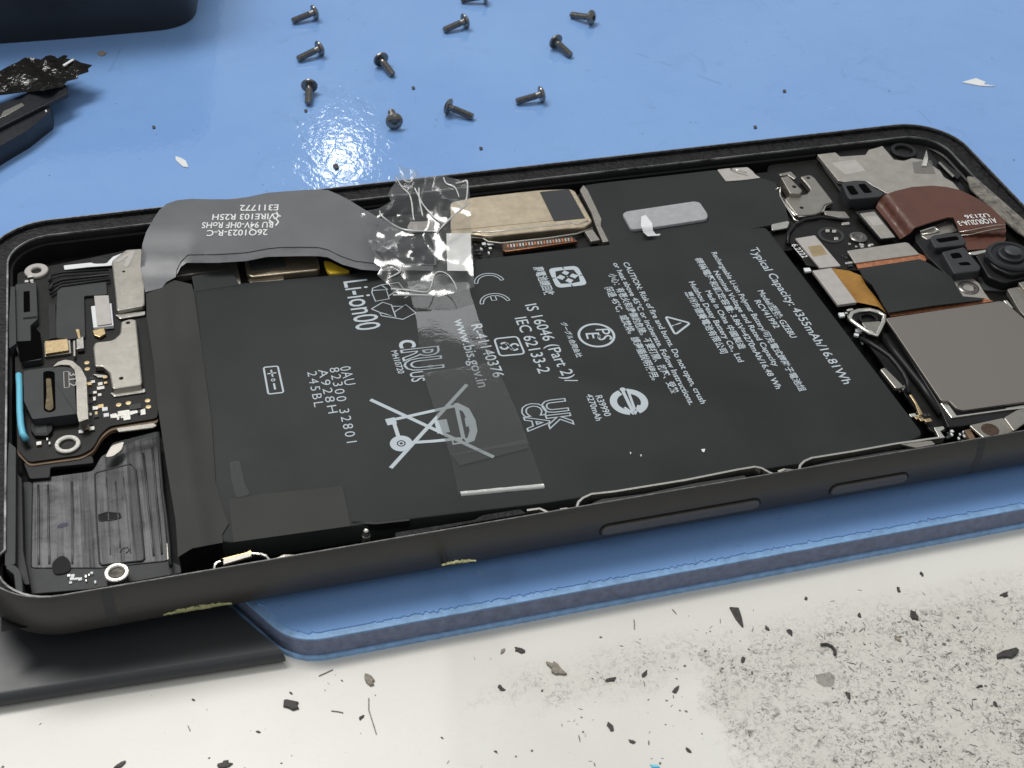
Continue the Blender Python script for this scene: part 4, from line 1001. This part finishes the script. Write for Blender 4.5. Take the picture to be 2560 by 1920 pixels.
plate('copper_strip', 'G', [(880, 1125), (1388, 1055), (1440, 1082), (1440, 1110), (905, 1180)], -.15, .02, 'copper', phone, .01, .003)
def zr(x, y):
    return -.115 + .05 * math.sin(max(0, min(1, (x - 2150) / 330)) * math.pi) ** .6 + .004 * noise.noise(Vector((x * .03, y * .03, 0)))
rib = new('black_ribbon', film_bm(pxl('G', [(905, 1172), (1150, 1135), (1390, 1098), (1440, 1120), (1500, 1160), (1640, 1240), (1690, 1330), (1730, 1392), (1900, 1408), (1880, 1422), (1500, 1465), (1140, 1522), (1100, 1460), (1060, 1380), (1010, 1300), (945, 1245)]), zr, 14, .2), 'battery', phone, True)
so = rib.modifiers.new('t', 'SOLIDIFY'); so.thickness = .02; so.offset = -1; es = rib.modifiers.new('split', 'EDGE_SPLIT'); es.split_angle = 1.0
plate('copper_strip', 'G', [(1135, 1518), (1500, 1462), (1900, 1405), (1970, 1430), (1700, 1475), (1160, 1552)], -.13, .02, 'copper', phone, .01, .003)
# brown flex
def zbr(x, y):
    gx, gy = (x - 1860) / .31646, (y - 300) / .31646
    fold = gx - 1130 - (gy - 580) * .78    # >0 : upper sheet
    base = .02 if fold > 0 else lerp_tab([(-130, -.13), (-20, 0), (0, .02)], fold)
    tail = lerp_tab([(1900, 0), (2030, 0), (2075, -.10)], gx + (gy - 800) * .2)
    return base + (lerp_tab([(835, 0), (880, -.03), (930, -.12)], gy) if gx > 1640 else 0)
br = new('brown_cable', film_bm(pxl('G', [(1042, 692), (1070, 630), (1110, 592), (1190, 562), (1330, 528), (1480, 518), (1600, 528), (1705, 552), (1850, 622), (1950, 690), (2010, 745), (2062, 798), (2070, 880), (2065, 950), (1990, 1010), (1765, 1028), (1740, 980), (1705, 920), (1690, 850), (1655, 770), (1610, 768), (1480, 805), (1345, 850), (1310, 895), (1235, 940), (1130, 800)]), zbr, 8, .25), 'brownflex', phone, True)
so = br.modifiers.new('t', 'SOLIDIFY'); so.thickness = .018; so.offset = -1; es = br.modifiers.new('split', 'EDGE_SPLIT'); es.split_angle = 1.0
bm = bmesh.new()
zz = .029
text_bm(bm, 'U2136', Q('G', 1925, 738, zz), Q('G', 1735, 752, zz), .10, zz, .012)
text_bm(bm, 'A1Q0U2UA-3', Q('G', 1980, 775, zz), Q('G', 1680, 800, zz), .13, zz, .012)
new('cable_print', bm, 'white_ink', br)
for l in ([(1700, 885, -.028), (1800, 868, -.028), (1900, 848, -.028), (1980, 832, -.025), (2065, 826, -.025)], [(1708, 912, -.075), (1790, 905, -.072), (1870, 885, -.06), (1980, 862, -.045), (2062, 852, -.04)]):
    tube('cable_crease', 'G', [(x, y, z + .055 if z < -.03 else z + .045) for x, y, z in l], 0, .006, 'nickel', br)
cp = plate('connector_cover', 'G', [(880, 722), (1035, 703), (1205, 928), (1080, 942)], -.135, .05, 'blackpl', phone, .02)
plate('foil_plate', 'G', [(915, 738), (1030, 722), (1195, 925), (1085, 935)], -.132, .012, 'plate', cp, .02, .004)
plate('etched_square', 'G', [(960, 765), (1050, 755), (1100, 825), (1020, 835)], -.1305, .001, 'label', cp, .01, .0004)
plate('bright_clip', 'G', [(1385, 870), (1500, 835), (1600, 800), (1640, 800), (1690, 880), (1560, 900), (1450, 945), (1400, 915)], -.09, .05, 'shield', phone, .03, .012)
tube('clip_wire', 'G', [(1390, 880), (1500, 845), (1540, 880), (1480, 895), (1400, 905)], -.08, .014, 'nickel', phone)
grommet('G', [(1465, 930), (1500, 905), (1700, 885), (1760, 960), (1740, 985), (1510, 1010)], [[(1510, 940), (1680, 915), (1705, 945), (1545, 970)]], .0, .2)
grommet('G', [(1560, 1040), (1740, 1000), (1790, 1060), (1875, 1160), (1860, 1190), (1660, 1215)], [[(1625, 1055), (1700, 1045), (1730, 1085), (1650, 1098)], [(1688, 1128), (1770, 1118), (1800, 1145), (1710, 1150)]], .0, .2)
plate('grommet_tray', 'G', [(1590, 1045), (1725, 1030), (1810, 1145), (1690, 1155)], .0008, .001, 'greypl', phone, .02, .0004)
plate('bridge_piece', 'G', [(1350, 905), (1390, 890), (1480, 960), (1600, 1090), (1680, 1250), (1620, 1240), (1450, 1080), (1360, 960)], -.1, .12, 'blackpl', phone, .03)
plate('steel_washer_plate', 'G', [(1640, 1235), (1805, 1212), (1808, 1250), (1860, 1290), (1900, 1360), (1950, 1425), (1715, 1392)], -.14, .03, 'plate', phone, .02)
# cameras
camm = plate('camera_module', 'G', [(1830, 1065), (1960, 1030), (2300, 1000), (2420, 1210), (2060, 1285), (1930, 1240)], -.05, .3, 'blackpl', phone, .06, .02)
plate('camera_step', 'G', [(1890, 1060), (1960, 1035), (2240, 1010), (2330, 1180), (2110, 1225), (1970, 1160)], .03, .1, 'blackpl', camm, .08, .02)
lathe('camera_lens', 'G', 2105, 1075, .06, [(.36, -.1), (.355, 0), (.33, .03), (.29, .035), (.27, .01), (.2, .0), (.19, .04), (.16, .05), (.12, .03), (0, .02)], 'matte_black', camm, 48)
lathe('camera_glass', 'G', 2125, 1030, .16, [(.12, 0), (.08, .015), (0, .02)], 'slab', camm, 32)
plate('camera_bracket', 'G', [(1770, 1045), (1910, 1022), (1925, 1040), (1830, 1065), (1790, 1062)], -.1, .03, 'nickel', phone, .02)
plate('side_shelf', 'G', [(1830, 1240), (1930, 1240), (2070, 1300), (2200, 1300), (2100, 1350), (1900, 1345)], -.2, .05, 'greypl', phone, .04)
plate('steel_bracket', 'H', [(2078, 388), (2165, 370), (2330, 560), (2330, 760), (2235, 620), (2180, 560)], -.08, .08, 'shield', phone, .03, .015)
plate('steel_bracket', 'H', [(2165, 335), (2330, 310), (2330, 520)], -.02, .1, 'shield', phone, .03, .015)
plate('steel_tab', 'H', [(2050, 478), (2080, 475), (2128, 535), (2110, 545)], -.13, .03, 'nickel', phone, .01)
# graphite covered processor shield
gc = plate('processor_shield', 'H', [(1105, 612), (2030, 470), (2400, 700), (2500, 1350), (1750, 1465), (1610, 1480), (1540, 1310)], -.14, .15, 'blackpl', phone, .04, .02)
plate('shield_rim', 'H', [(1550, 1283), (1615, 1270), (1680, 1350), (2060, 1325), (2500, 1250), (2500, 1300), (2060, 1345), (1640, 1405)], -.115, .03, 'nickel', gc, .02, .01)
plate('rim_gap', 'H', [(1600, 1275), (1640, 1270), (1700, 1350), (2070, 1300), (2075, 1330), (1680, 1385)], -.111, .002, 'cavity', gc, .02, .0005)
plate('graphite_pad', 'H', [(1120, 618), (2020, 482), (2060, 488), (2420, 800), (2480, 1240), (1730, 1345), (1680, 1330), (1620, 1268), (1560, 1270)], -.075, .035, 'graphite', gc, .03, .006)
plate('shield_front', 'H', [(1740, 1410), (2050, 1350), (2060, 1385), (1770, 1440)], -.19, .06, 'shield', phone, .03)
# ring-shaped white bracket
bm = bmesh.new(); rp = pxl('H', [(835, 620), (850, 580), (900, 560), (990, 552), (1060, 570), (1110, 600), (1100, 650), (1070, 710), (1045, 755), (990, 735), (920, 690), (850, 640)])
rb_ = new('eyelet_bracket', tube_bm([P(x, y, -.11) for x, y in rp], .035, 8, True, .8), 'nickel', phone, True)
plate('eyelet_web', 'H', [(930, 650), (1080, 640), (1060, 720), (1030, 735), (960, 700)], -.125, .02, 'shield', rb_, .02)
ring('eyelet_insert', 'H', 985, 615, -.13, .14, .10, .06, 'blackpl', rb_)
for pl in ([(745, 575), (790, 572), (800, 600), (760, 605)], [(880, 700), (935, 705), (930, 725), (885, 722)], [(870, 735), (910, 740), (905, 760), (872, 752)], [(925, 790), (945, 795), (945, 815), (932, 812)]):
    plate('white_component', 'H', pl, -.17, .03, 'white', phone, .005)
smd('H', [(790, 545), (870, 545), (860, 640), (810, 640)], 8, .03, .05, -.2, phone, ('silverbit', 'white'), seed=31)
smd('G', [(815, 985), (1040, 980), (1000, 1010), (830, 1010)], 9, .03, .05, -.19, phone, ('silverbit', 'white'), seed=32)
smd('G', [(770, 1080), (850, 1070), (900, 1150), (830, 1170)], 9, .03, .05, -.19, phone, ('silverbit', 'greypl'), seed=33)
# coax wire and right side cable run
tube('antenna_wire', 'H', [(920, 780, -.14), (1000, 820, -.1), (1080, 870, -.09), (1150, 920, -.09), (1210, 990, -.09), (1260, 1060, -.1), (1290, 1120, -.11), (1300, 1210, -.14)], 0, .035, 'blackpl', phone, 1, 8)
tube('side_channel', 'H', [(1100, 760), (1200, 900), (1400, 1150), (1560, 1380)], -.2, .06, 'blackpl', phone)
plate('coax_plug', 'H', [(1075, 1020), (1110, 1005), (1140, 1030), (1260, 1150), (1250, 1165), (1195, 1170)], -.12, .05, 'shield', phone, .02, .012)
smd('H', [(1180, 1165), (1265, 1160), (1260, 1225), (1195, 1230)], 7, .03, .06, -.19, phone, ('silverbit', 'greypl'), seed=34)
plate('gold_spring', 'H', [(1305, 1220), (1325, 1220), (1370, 1290), (1415, 1375), (1385, 1380), (1350, 1290)], -.14, .03, 'brass', phone, .01)
smd('H', [(1320, 1370), (1470, 1370), (1460, 1440), (1340, 1420)], 10, .03, .07, -.19, phone, ('silverbit', 'brass', 'greypl'), seed=35)
smd('H', [(1600, 1520), (1760, 1510), (1750, 1590), (1610, 1600)], 14, .03, .05, -.2, phone, ('silverbit', 'white', 'greypl'), seed=36)
plate('silver_clip', 'H', [(1500, 1480), (1575, 1470), (1585, 1490), (1550, 1510), (1590, 1560), (1540, 1560)], -.1, .05, 'nickel', phone, .01, .008)
lug = plate('steel_lug', 'H', [(1778, 1462), (2050, 1402), (2130, 1512), (1900, 1568)], -.06, .03, 'shield', phone, .03, .01)
lathe('lug_hole', 'H', 1945, 1497, -.058, [(.115, 0), (.0, .001)], 'copper_dark', lug, 28)
plate('steel_lug_arm', 'H', [(2052, 1402), (2160, 1340), (2400, 1290), (2400, 1440), (2212, 1450), (2132, 1510)], -.03, .03, 'shield', lug, .03, .01)
plate('tan_spacer', 'H', [(1740, 1500), (1790, 1490), (1835, 1575), (1790, 1580)], -.13, .08, 'tan_edge', phone, .01)

# ---------------------------------------------------------------- near side cable along the rim
def ribbon(name, fr, pts, z, w_, th, m, parent=phone):
    w3 = [Q(fr, p[0], p[1], p[2] if len(p) > 2 else z) for p in pts]; bm = bmesh.new(); R_ = []
    for i, p in enumerate(w3):
        a = w3[max(0, i - 1)]; b = w3[min(len(w3) - 1, i + 1)]; t = (b - a).normalized(); s = Vector((-t.y, t.x, 0)).normalized() * w_ / 2
        R_.append([bm.verts.new(p + s), bm.verts.new(p - s), bm.verts.new(p - s - Vector((0, 0, th))), bm.verts.new(p + s - Vector((0, 0, th)))])
    for a, b in zip(R_, R_[1:]):
        for k in range(4): bm.faces.new((a[k], a[(k + 1) % 4], b[(k + 1) % 4], b[k]))
    bm.faces.new(R_[0]); bm.faces.new(R_[-1][::-1])
    return new(name, bm, m, parent)
ribbon('button_cable', 'L', [(80, 415), (88, 390), (110, 370), (150, 352), (260, 340), (600, 285), (850, 235), (930, 222), (960, 228), (1000, 250), (1025, 258)], -.06, .028, .12, 'nickel')
ribbon('button_cable', 'L', [(1140, 238), (1145, 215), (1165, 195), (1200, 180), (1400, 148), (1600, 112), (1830, 80)], -.06, .028, .12, 'nickel')
ribbon('button_cable', 'L', [(0, 425), (30, 420), (80, 432)], -.04, .02, .1, 'label')
plate('button_carrier', 'L', [(150, 395), (200, 375), (400, 350), (640, 300), (880, 262), (900, 285), (500, 350), (160, 412)], -.10, .1, 'greypl', phone, .02, .01)
plate('button_carrier', 'L', [(1180, 222), (1300, 195), (1560, 150), (1800, 118), (1790, 132), (1200, 238)], -.10, .1, 'greypl', phone, .02, .01)
plate('bright_tab', 'L', [(1610, 112), (1770, 98), (1790, 115), (1700, 132)], -.07, .03, 'shield', phone, .02, .01)
ribbon('button_cable', 'L', [(1040, 245, -.05), (1070, 235, -.04), (1120, 240, -.05)], -.05, .03, .05, 'shield')
plate('gritty_strip', 'K', [(1300, 510), (1740, 440), (1780, 415), (1990, 380), (2030, 405), (1660, 470), (1300, 545)], -.09, .1, 'ledge', phone, .03, .01)
ribbon('spring_contact', 'K', [(2030, 388), (2100, 378), (2150, 402)], -.05, .03, .05, 'nickel')
ribbon('spring_contact', 'K', [(300, 715, -.05), (303, 690, -.03), (315, 675, -.02), (335, 668, -.02)], -.1, .02, .03, 'nickel')
plate('spring_plate', 'K', [(350, 660), (480, 625), (510, 640), (350, 688)], -.03, .03, 'shield', phone, .01, .006)
plate('spring_base', 'K', [(342, 655), (480, 620), (500, 608), (515, 630), (380, 665)], -.045, .02, 'brass', phone, .01, .006)
ribbon('spring_contact', 'K', [(510, 625, -.02), (550, 628, -.02), (585, 638, -.03), (610, 668, -.05)], -.1, .022, .03, 'nickel')
ribbon('spring_contact', 'K', [(650, 658, -.04), (690, 640, -.03), (740, 642, -.04)], -.1, .04, .01, 'shield')
lathe('pogo_pin', 'K', 1140, 520, -.12, [(.05, -.2), (.05, -.02), (.035, 0), (.03, .06), (.015, .075), (0, .075)], 'nickel', phone, 20)
ribbon('dark_bar', 'K', [(1060, 455), (1200, 460), (1380, 440)], -.12, .03, .1, 'blackpl')

# ---------------------------------------------------------------- screws on the mat
def make_screw():
    r = thing('screw', 'x', 'screw', (0, 0, 0), 'small dark screws scattered on the mat')
    hd = new('head', lathe_bm([(0, 0.0), (.055, .0), (.055, -.0), (.135, .0), (.15, .012), (.152, .03), (.135, .055), (.095, .078), (.05, .086), (.045, .05), (0, .045)], 28), 'screw', r, 'auto')
    prof = [(0, -.46), (.045, -.46), (.058, -.44)]
    z = -.43
    while z < -.08: prof += [(.066, z), (.055, z + .014)]; z += .028
    prof += [(.058, -.05), (.066, 0.002)]
    new('shank', lathe_bm(prof, 18), 'screw', r, 'auto')
    return r
screws = [((240, 88), (93, 145), 'dark screw with head to the right, highest in the left column of screws'),
          ((275, 338), (137, 405), 'dark screw pointing lower left, second from top in the left column of screws'),
          ((203, 595), (195, 722), 'dark screw with round head up and shank toward the phone, left column bottom'),
          ((697, 412), (785, 522), 'dark screw leaning with tip lower right, between the left column and the centre screws'),
          ((790, 842), (770, 775), 'dark screw seen head-on, nearest to the crumpled clear tape'),
          ((1163, 740), (1322, 806), 'dark screw with its head on the left and tip right, beside the head-on screw'),
          ((1280, 148), (1130, 210), 'dark screw just below the one cut by the photo edge, tip lower left'),
          ((1808, 655), (1642, 702), 'dark screw with head right, lowest on the right side of the cluster'),
          ((1905, 288), (2012, 385), 'dark screw with head upper left and tip lower right, right side of the cluster'),
          ((2152, 125), (2018, 105), 'dark screw lying nearly level with round head at right, farthest right'),
          ((1415, -22), (1300, 2), 'dark screw cut off by the top edge of the photo')]
sc0 = None
def place_screw(o, h, t):
    hp = Q('E', *h, Z_MAT + .14); tp = Q('E', *t, Z_MAT + .06)
    ax = Vector((hp.x - tp.x, hp.y - tp.y, 0)).normalized()
    tilt = math.asin((.150 - .066) / .46)
    axis = (ax * math.cos(tilt) + Vector((0, 0, math.sin(tilt)))).normalized()
    o.rotation_mode = 'QUATERNION'; o.rotation_quaternion = axis.to_track_quat('Z', 'Y')
    o.location = Vector((hp.x, hp.y, Z_MAT + .152 * math.cos(tilt))) - axis * .03
proto = make_screw(); ch = list(proto.children)
for i, (h, t, lb_) in enumerate(screws):
    if i == 0: o = proto
    else:
        o = proto.copy(); COL.objects.link(o)
        for c_ in ch:
            k = c_.copy(); COL.objects.link(k); k.parent = o
    o['label'] = lb_; place_screw(o, h, t)

# ---------------------------------------------------------------- black box, bracket, flakes
bxo = [Q('A', -900, 370, Z_MAT), Q('A', 0, 303, Z_MAT), Q('A', 500, 268, Z_MAT), Q('A', 1180, 212, Z_MAT), Q('A', 1345, 150, Z_MAT)]
c0 = Q('A', 1345, 190, Z_MAT)
ol = [(-9, bxo[1].y + .6), (bxo[1].x, bxo[1].y), (c0.x + .02, c0.y), (c0.x + .9, 26), (-9, 26)]
tag(new('black_case', prism_bm(fillet([bxo[0], bxo[1], bxo[2], c0, c0 + Vector((1.2, 8, 0)), Vector((-9, 26, 0))], .75, 12), Z_MAT + 2.6, 2.598, .1), 'bigbox', None, 'auto'), 'large black plastic case with rounded corner on the mat at the top left edge', 'case')

brk = thing('plastic_bracket', 'broken black plastic bracket with torn glossy film, lying on the mat at the left edge', 'bracket', (.5, 8.5, Z_MAT))
zt_ = Z_MAT + .40
plate('bracket_body', 'A', [(-300, 900), (0, 840), (200, 740), (345, 690), (352, 735), (345, 775), (180, 905), (0, 1010), (-300, 1200)], Z_MAT + .33, .328, 'bracket', brk, .03, .02)
plate('bracket_flange', 'A', [(-300, 780), (0, 720), (180, 640), (300, 570), (425, 570), (470, 595), (478, 640), (360, 700), (180, 790), (0, 880), (-300, 1040)], zt_, .085, 'bracket', brk, .06, .02)
def zf_(x, y): return zt_ + .03 + .13 * abs(noise.noise(Vector((x * .013, y * .013, 3)))) + .03 * noise.noise(Vector((x * .05, y * .05, 1)))
new('torn_film', film_bm(pxl('A', [(-200, 560), (0, 490), (60, 455), (120, 430), (170, 398), (210, 398), (290, 412), (310, 392), (345, 385), (400, 402), (440, 380), (470, 385), (455, 405), (520, 412), (560, 432), (640, 450), (610, 475), (612, 498), (545, 520), (535, 545), (465, 562), (430, 600), (300, 625), (150, 640), (0, 660), (-200, 700)]), zf_, 8, .3), 'black_film', brk, True)
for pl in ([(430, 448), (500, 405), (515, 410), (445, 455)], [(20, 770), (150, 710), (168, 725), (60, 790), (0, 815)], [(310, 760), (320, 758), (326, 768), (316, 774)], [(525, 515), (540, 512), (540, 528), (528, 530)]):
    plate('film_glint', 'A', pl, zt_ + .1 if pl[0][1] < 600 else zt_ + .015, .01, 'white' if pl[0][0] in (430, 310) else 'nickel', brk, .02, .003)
tube('loose_wire', 'A', [(290, 412, -.35), (320, 390, -.3), (350, 383, -.28), (385, 395, -.3), (390, 412, -.35), (340, 425, -.36)], -.3, .01, 'blackpl', brk)

def flake(name, fr, pts, z, th, m, label, cat='flake', group=None, sd=0):
    o_ = plate(name, fr, pts, z + th, th, m, None, .01, th * .3); tag(o_, label, cat, group); return o_
flake('plastic_flake', 'A', [(1212, 1077), (1250, 1090), (1285, 1110), (1303, 1155), (1265, 1150), (1215, 1105)], Z_MAT, .02, 'white', 'small white plastic chip on the mat left of the grey ribbon cable')
flake('plastic_flake', 'S', [(2405, 205), (2440, 195), (2465, 205), (2460, 210), (2490, 215), (2450, 214), (2430, 210)], Z_MAT, .02, 'white', 'thin curled white plastic shaving on the mat at the upper right')
flake('brown_crumb', 'A', [(672, 362), (700, 347), (735, 358), (715, 380), (690, 378)], Z_MAT, .03, 'chip_brown', 'pale brown crumb on the mat just below the black case', 'crumb')
flake('dark_speck', 'S', [(832, 410), (843, 408), (848, 418), (838, 422)], Z_MAT, .03, 'chip_dark', 'black speck inside the lamp glare on the mat', 'speck')
for i, (x, y, lb_) in enumerate(((1961, 227, 'tiny black speck on the mat between the screws and the right edge'), (1888, 317, 'tiny dark speck on the mat just behind the phone frame'), (1202, 370, 'tiny dark speck on the mat right of the crumpled tape'), (1033, 219, 'tiny dark speck among the screws above the left-headed screw'), (384, 317, 'tiny dark speck on the mat above the white plastic chip'), (764, 276, 'tiny dark speck on the mat under the left column of screws'))):
    flake('dark_speck', 'S', [(x - 4, y - 3), (x + 3, y - 4), (x + 5, y + 2), (x - 2, y + 4)], Z_MAT, .02, 'chip_dark', lb_, 'speck')

# ---------------------------------------------------------------- debris on the bench
def chip(x, y, s, m, lab, seed, asp=1.4, ang=None, name='debris_chip', th=None):
    rnd = random.Random(seed); c = P(x, y, Z_TAB); n = rnd.randint(8, 12); a0 = rnd.random() * 6 if ang is None else ang
    pts = []
    for k in range(n):
        a = 2 * math.pi * k / n + rnd.uniform(-.25, .25); r_ = s * rnd.uniform(.5, 1.15)
        v = Vector((r_ * asp * math.cos(a), r_ / asp * math.sin(a))); v.rotate(Matrix.Rotation(a0, 2)); pts.append((c.x + v.x, c.y + v.y))
    s *= .58; asp = 1.25; th = th or s * .6
    o_ = new(name, prism_bm(pts, Z_TAB + th, th, th * .3), m, None)
    if lab: tag(o_, lab, 'debris', 'dirt chips on the white bench')
    return o_
big = [(726, 1765, .09, 'chip_dark', 'largest black chip on the bench below the mat corner'), (922, 1700, .085, 'chip_brown', 'tan crumb on the bench right of the mat corner'),
       (1256, 1629, .04, 'chip_brown', 'small reddish brown crumb just under the mat edge'), (1297, 1626, .055, 'chip_dark', 'dark wedge-shaped crumb beside the reddish crumb under the mat edge'),
       (1254, 1722, .045, 'chip_dark', 'black crumb on the bench below the pair of crumbs near the mat'), (1391, 1675, .10, 'chip_brown', 'rusty brown flake on the middle of the bench'),
       (1527, 1700, .05, 'chip_dark', 'dark grey crumb right of the rusty brown flake'), (1612, 1685, .045, 'chip_dark', 'dark crumb between the rusty flake and the long black shard'),
       (1858, 1650, .038, 'chip_dark', 'round dark crumb below the long black shard'), (2120, 1738, .045, 'chip_dark', 'dark crumb at the left border of the dirty patch'),
       (1526, 1819, .05, 'chip_dark', 'black crumb with a hair near the bottom centre of the bench'), (1580, 1855, .035, 'chip_dark', 'small black crumb near the bottom centre right of the hair'),
       (1722, 1877, .038, 'chip_dark', 'small black crumb close to the bottom edge, centre'), (1690, 1726, .05, 'chip_dark', 'long dark sliver below the dark crumbs in the middle of the bench'),
       (2520, 1636, .11, 'chip_dark', 'big black chip at the right edge of the bench'), (2285, 1540, .07, 'chip_dark', 'triangular black chip in the dirty patch at right'),
       (2510, 1487, .05, 'chip_dark', 'dark crumb by the right edge above the dirty patch'), (2149, 1540, .035, 'chip_dark', 'small dark crumb left of the triangular chip'),
       (2243, 1598, .045, 'chip_brown', 'brownish crumb below the triangular chip'), (2015, 1497, .03, 'chip_dark', 'small black speck just below the mat edge at right'),
       (1918, 1572, .035, 'chip_dark', 'dark crumb right of the long black shard'), (2246, 1475, .035, 'chip_dark', 'slim dark sliver above the dirty patch'),
       (2304, 1436, .03, 'chip_dark', 'tiny black speck close to the mat edge at right'), (1975, 1582, .05, 'chip_dark', 'elongated dark crumb above the curled strip'),
       (2450, 1716, .035, 'chip_dark', 'dark crumb inside the dirty patch right side'), (2488, 1760, .04, 'chip_dark', 'black crumb low in the dirty patch right side'),
       (903, 1795, .035, 'chip_dark', 'small dark crumb at lower left below the tan crumb'), (855, 1702, .015, 'chip_dark', 'tiny black dot left of the tan crumb'),
       (483, 1750, .018, 'chip_dark', 'tiny ring-like speck at lower left of the bench'), (728, 1733, .02, 'chip_dark', 'tiny speck above the largest black chip'),
       (645, 1830, .022, 'chip_dark', 'tiny dark sliver left of the bottom left hair'), (1105, 1845, .015, 'chip_dark', 'tiny speck at the bottom left centre'),
       (1355, 1727, .018, 'chip_dark', 'tiny speck below the rusty brown flake'), (1240, 1880, .02, 'chip_dark', 'tiny dark speck near the bottom edge left of centre')]
big += [(560, 1912, .06, 'chip_dark', 'black crumb cut by the bottom edge of the photo, left of centre'), (300, 1913, .05, 'chip_dark', 'dark flake cut by the bottom edge, far left')]
for i, (x, y, s, m, lb_) in enumerate(big): chip(x, y, s, m, lb_, 100 + i)
flake('black_shard', 'L', [(808, 890), (852, 893), (866, 935), (875, 982), (868, 982), (838, 945)], Z_TAB, .025, 'chip_dark', 'long tapered black shard standing out on the bench under the mat edge', 'debris')
o = new('curled_strip', tube_bm([P(x, y, Z_TAB + .02) for x, y in ((2052, 1612), (2066, 1610), (2080, 1616), (2088, 1628), (2087, 1637))], .02, 6), 'chip_dark'); tag(o, 'curled black strip at the top left of the dirty patch', 'debris')
flake('clear_flake', 'L', [(1210, 1215), (1280, 1200), (1310, 1215), (1305, 1262), (1260, 1268), (1225, 1245)], Z_TAB, .02, 'haze_tape', 'translucent plastic flake at the left border of the dirty patch', 'flake')
flake('teal_crumb', 'L', [(428, 1640), (470, 1645), (478, 1655), (440, 1655)], Z_TAB, .02, 'cyan', 'small teal crumb at the bottom edge of the photo', 'crumb')
for i, (pts, lb_) in enumerate(((((922, 1745), (922, 1775), (930, 1800), (941, 1835)), 'thin curved grey hair at the lower left of the bench'), (((797, 1690), (815, 1682), (832, 1674)), 'short dark fibre beside the shadow of the mat corner'), (((1585, 1549), (1586, 1560), (1586, 1573)), 'short upright dark fibre left of the long black shard'), (((828, 1777), (845, 1779), (858, 1782)), 'short faint fibre between the black chip and the long hair'))):
    tag(new('loose_fibre', tube_bm([P(x, y, Z_TAB + .008) for x, y in pts], .006, 5), 'dust', None), lb_, 'fibre')
# countless fine grit as one object
rnd = random.Random(42); bm = bmesh.new()
def grit(x, y, s):
    c = P(x, y, Z_TAB); a0 = rnd.random() * 6.3; asp = rnd.choice((1, 1.2, 2, 3.2)); n = 5; top = []; bot = []
    for k in range(n):
        a = 2 * math.pi * k / n; r_ = s * rnd.uniform(.6, 1.1); v = Vector((r_ * asp * math.cos(a), r_ / asp * math.sin(a))); v.rotate(Matrix.Rotation(a0, 2))
        bot.append(bm.verts.new((c.x + v.x, c.y + v.y, Z_TAB + .001))); top.append(bm.verts.new((c.x + v.x * .7, c.y + v.y * .7, Z_TAB + s * .5)))
    for k in range(n): bm.faces.new((bot[k], bot[(k + 1) % n], top[(k + 1) % n], top[k]))
    bm.faces.new(top)
for i in range(2600):
    x = rnd.uniform(0, 2560); y = rnd.uniform(1400, 1920)
    edge = 1790 - .175 * x + (40 if x > 700 else 0)
    if x > 740: edge = 1660 - (x - 757) * .181 + 25
    if y < edge + 10: continue
    dens = .05
    if 1450 < x < 2150 and abs(y - (1640 - (x - 1700) * .08)) < 70: dens = .45
    if x > 2080 + 40 * noise.noise(Vector((y * .01, 0, 0))) and y > 1560 - (x - 2080) * .08: dens = 1
    if x > 1380 and y > 1740 and x < 1760: dens = .22
    if rnd.random() > dens: continue
    grit(x, y, rnd.choice((.006, .008, .010, .013, .018)) * rnd.uniform(.8, 1.3))
o = new('bench_grit', bm, 'dust'); o['kind'] = 'stuff'; o['label'] = 'fine dark grit scattered over the white bench, thickest at lower right'; o['category'] = 'grit'
